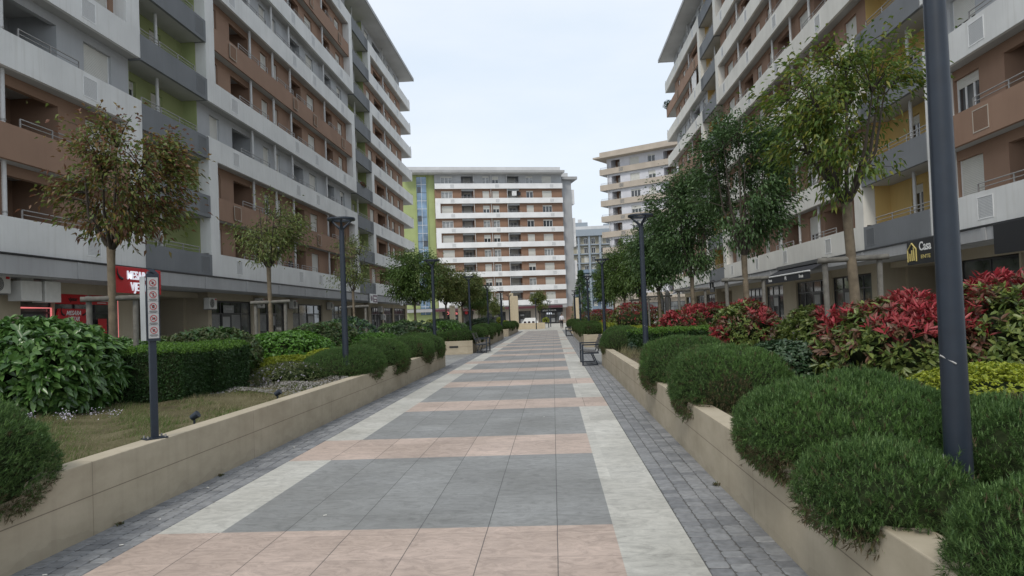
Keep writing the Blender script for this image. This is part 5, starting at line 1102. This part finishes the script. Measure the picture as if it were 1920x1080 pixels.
tree((-1.6,88.5,.3),4.1,1.9,1.15,320,T_OLV,'small round tree standing in the low plaza planter',GT,tips=70,per=40,L=.2,W=.1,trunk=.06,spread=.22)
tree((-7.2,92,0),4.0,1.9,.95,321,T_OLV,'small round tree on the plaza left of the tall pylon',GT,tips=60,per=36,L=.2,W=.1,trunk=.06,spread=.22)
copy_tree(bpy.data.objects['street_tree.%03d'%(len([o for o in bpy.data.objects if o.name.startswith('street_tree')])-1)],(-9.3,94,0),2.,'slim round tree on the plaza beside the red lettered shop',GT)
gold(-2.9,92,.7,(.9,.5,.55),130,'low red and green plants on the plaza under the small round tree',200,.12,.07,PHD)
gold(-.9,87.0,.95,(.35,.3,.4),131,'yellow shrub in the right corner of the plaza planter',300,.1,.06,GOLDL)
gold(-5.2,80,.55,(.6,.6,.6),132,'yellow flowering shrub by the tall pylon',250,.1,.06,GOLDL)
# conifer
cn=empty('conifer_tree',(4.6,112,0),'dark slender conifer beside the grey flank of the end block','tree'); r=np.random.default_rng(140); m=MB(); m.tube([(0,0,0),(0,0,8.6)],[.16,.02],BARK,8); m.build('trunk',cn)
Q=[];A=[]
for k in range(26):
    z=.8+k*.30; R_=1.9*(1-(z-.8)/8.4)**.8
    for j in range(9):
        a=r.random()*6.28; n=46; t=np.sqrt(r.random(n))[:,None]; tip=np.array([math.cos(a)*R_,math.sin(a)*R_,-.35*R_*.6]); q=np.array([0,0,z])+t*tip+r.normal(size=(n,3))*.07; Q.append(q); A.append(nrm(np.tile(tip,(n,1))+r.normal(size=(n,3))*.5))
Q=np.concatenate(Q);A=np.concatenate(A); V=leaves(Q,A,nrm(np.array([0,0,1.])+r.normal(size=A.shape)*.4),np.full(len(Q),.22),np.full(len(Q),.07)); link('crown',join_meshes('crown',[tri(V,LT,0)],[T_DARK]),cn)
# parasols
PAR=plain('dark parasol cloth',(.07,.07,.07),.9); PAL=plain('pale parasol cloth',(.45,.42,.38),.9)
for i,(x,y,h,mt,lb) in enumerate(((9.6,64,3.3,PAR,'left one of two closed dark parasols by the cafe terrace'),(10.2,64,3.4,PAR,'right one of two closed dark parasols by the cafe terrace'),(7.6,70,3.3,PAL,'closed pale parasol left of the two dark ones'))):
    root=empty('parasol',(x,y,0),lb,'parasol','closed parasols'); m=MB(); m.tube([(0,0,0),(0,0,h)],.03,METAL,8); m.build('pole',root); m=MB(); n=16
    vs=[];fs=[]; prof=((.06,h+.02),(.20,h-.25),(.30,h-.9),(.27,h-1.7),(.22,h-2.1))
    for r_,z in prof:
        for q in range(n): k=1 if q%2 else .72; vs.append((r_*k*math.cos(2*math.pi*q/n),r_*k*math.sin(2*math.pi*q/n),z))
    for j in range(4):
        for q in range(n): k=(q+1)%n; fs.append((j*n+q,(j+1)*n+q,(j+1)*n+k,j*n+k))
    fs.append(tuple(range(n))); m.add(vs,fs,mt,True); m.build('canopy',root); b=MB(); b.bevbox(-.3,.3,-.3,.3,0,.08,METAL,.02); b.build('base',root)
# end block shop letters
ea=math.radians(14); ux,uy=math.cos(ea),math.sin(ea)
def esign(u,d,z,w,h,mat,label):
    root=empty('shop_sign',(-21.4+ux*u-uy*-d*-1*0+(-math.sin(ea))*d,134+uy*u+math.cos(ea)*d,z),label,'sign',rz=ea); m=MB(); m.bevbox(-w/2,w/2,-.06,0,0,h,mat,.01); m.build('panel',root); return root
e1=esign(3.7,1.35,2.3,6.0,.75,BLACKS,'dark shop fascia with red lettering under the end block'); lettering('Obuća',.8,NEON,e1,(-1.2,-.08,.36),FACE); m=MB(); m.tube([(1.6,-.08,.36),(1.6,-.07,.36)],.32,RED,16); m.build('emblem',e1)
e2=esign(21.9,1.35,2.15,5.0,.8,BLACKS,'dark shop fascia with pale lettering at the right of the end block'); lettering('pizza lounge',.55,LETW,e2,(-.2,-.08,.42),FACE)
e3=esign(21.6,1.2,1.75,1.0,.35,LETTER,'small lit shop plate hanging under the pale lettered fascia')
MAR=plain('maroon band',(.10,.03,.04),.7); e4=esign(11.5,-.18,3.02,25,.5,MAR,'maroon fascia strip running along the end block canopy')

# ================================================================ small balcony things seen in the photo
CLO=plain('white cloth',(.7,.7,.7),.9,var=.12,scale=3); CLD=plain('dark cloth',(.03,.03,.035),.9)
def cloth(x,y0,y1,z0_,z1_,mat,name,label,cat,alongx=False):
    n=14; vs=[]; 
    for j in range(7):
        for i in range(n+1):
            t=i/n; w=.05*math.sin(i*1.3)+.02*math.sin(i*2.9+j)
            u=y0+(y1-y0)*t; z=z1_+(z0_-z1_)*j/6
            vs.append((u,x+w,z) if alongx else (x+w,u,z))
    m=MB(); m.add(vs,[(j*(n+1)+i,j*(n+1)+i+1,(j+1)*(n+1)+i+1,(j+1)*(n+1)+i) for j in range(6) for i in range(n)],mat,True); return tag(m.build(name),label,cat)
cloth(14.75,69.6,71.6,22.9,24.8,CLO,'hanging_sheet','white sheet hung over a high balcony at the far end of the right block','sheet')
cloth(137.9,-7.0,-6.1,25.0,25.9,CLO,'laundry','white and dark laundry on an upper balcony of the end block','laundry',True)
cloth(138.0,-5.9,-5.3,25.0,25.7,CLD,'laundry','dark laundry beside white washing on an upper balcony of the end block','laundry',True)
put('balcony_plant',shrub_mesh('balcony_plant',(.55,.6,.5),150,[BLUG],160,.14,.05,clus=5,jit=.7),(14.9,86.3,ZR+7*FL+1.4),'wispy plant topping the brown corner balcony at the right block end','plant','balcony plants')
put('balcony_plant',shrub_mesh('balcony_plant',(.18,.7,.16),151,[PHR,LAUR],500,.07,.04,clus=5,jit=.7,tops=lambda P,N,r:np.where(r.random(len(P))<.4,1,2)),(-16.95,64.6,ZL+3*FL+1.1),'red flowers along a grey balcony in the far green recess','plant','balcony plants')

GLT='low garden lights in the planters'
def glight(x,y,z,label):
    root=empty('garden_light',(x,y,z),label,'garden light',GLT); m=MB(); m.tube([(0,0,-.05),(0,0,.09)],.012,LAMPM,6); m.build('spike',root); m=MB(); m.tube([(-.03,0,.09),(.045,0,.135)],[.034,.042],LAMPM,10); m.build('head',root)
glight(-4.02,7.75,.52,'small black garden light behind the left wall past the icon sign post'); glight(-4.0,10.1,.52,'small garden light at the edge of the gravel on the left'); glight(1.78,13.2,.54,'small black garden light in the dry grass on the right')
GW=leafmat('weed leaves',[(.06,.09,.03),(.10,.10,.04),(.12,.08,.04)],.6,.2)
for i,(x,y,lb) in enumerate(((-3.64,5.75,'dark weed tuft at the foot of the left wall near the photo corner'),(-3.64,7.55,'second weed tuft at the foot of the left wall under the sign post'),(1.41,6.6,'tiny weed at the foot of the right wall below the biggest dome'))):
    r=np.random.default_rng(400+i); n=40; A_=nrm(np.stack([r.normal(size=n)*.8,r.normal(size=n)*.8,np.abs(r.normal(size=n))+.4],1)); put('weed_tuft',join_meshes('weed_tuft',[tri(leaves(r.normal(size=(n,3))*np.array([.012,.02,.004])+np.array([0,0,.005]),A_,np.tile([0,0,1.],(n,1))+r.normal(size=(n,3))*.4,np.full(n,.03),np.full(n,.011)),LT,0)],[GW]),(x,y,0),lb,'weed','weeds at the wall foot')
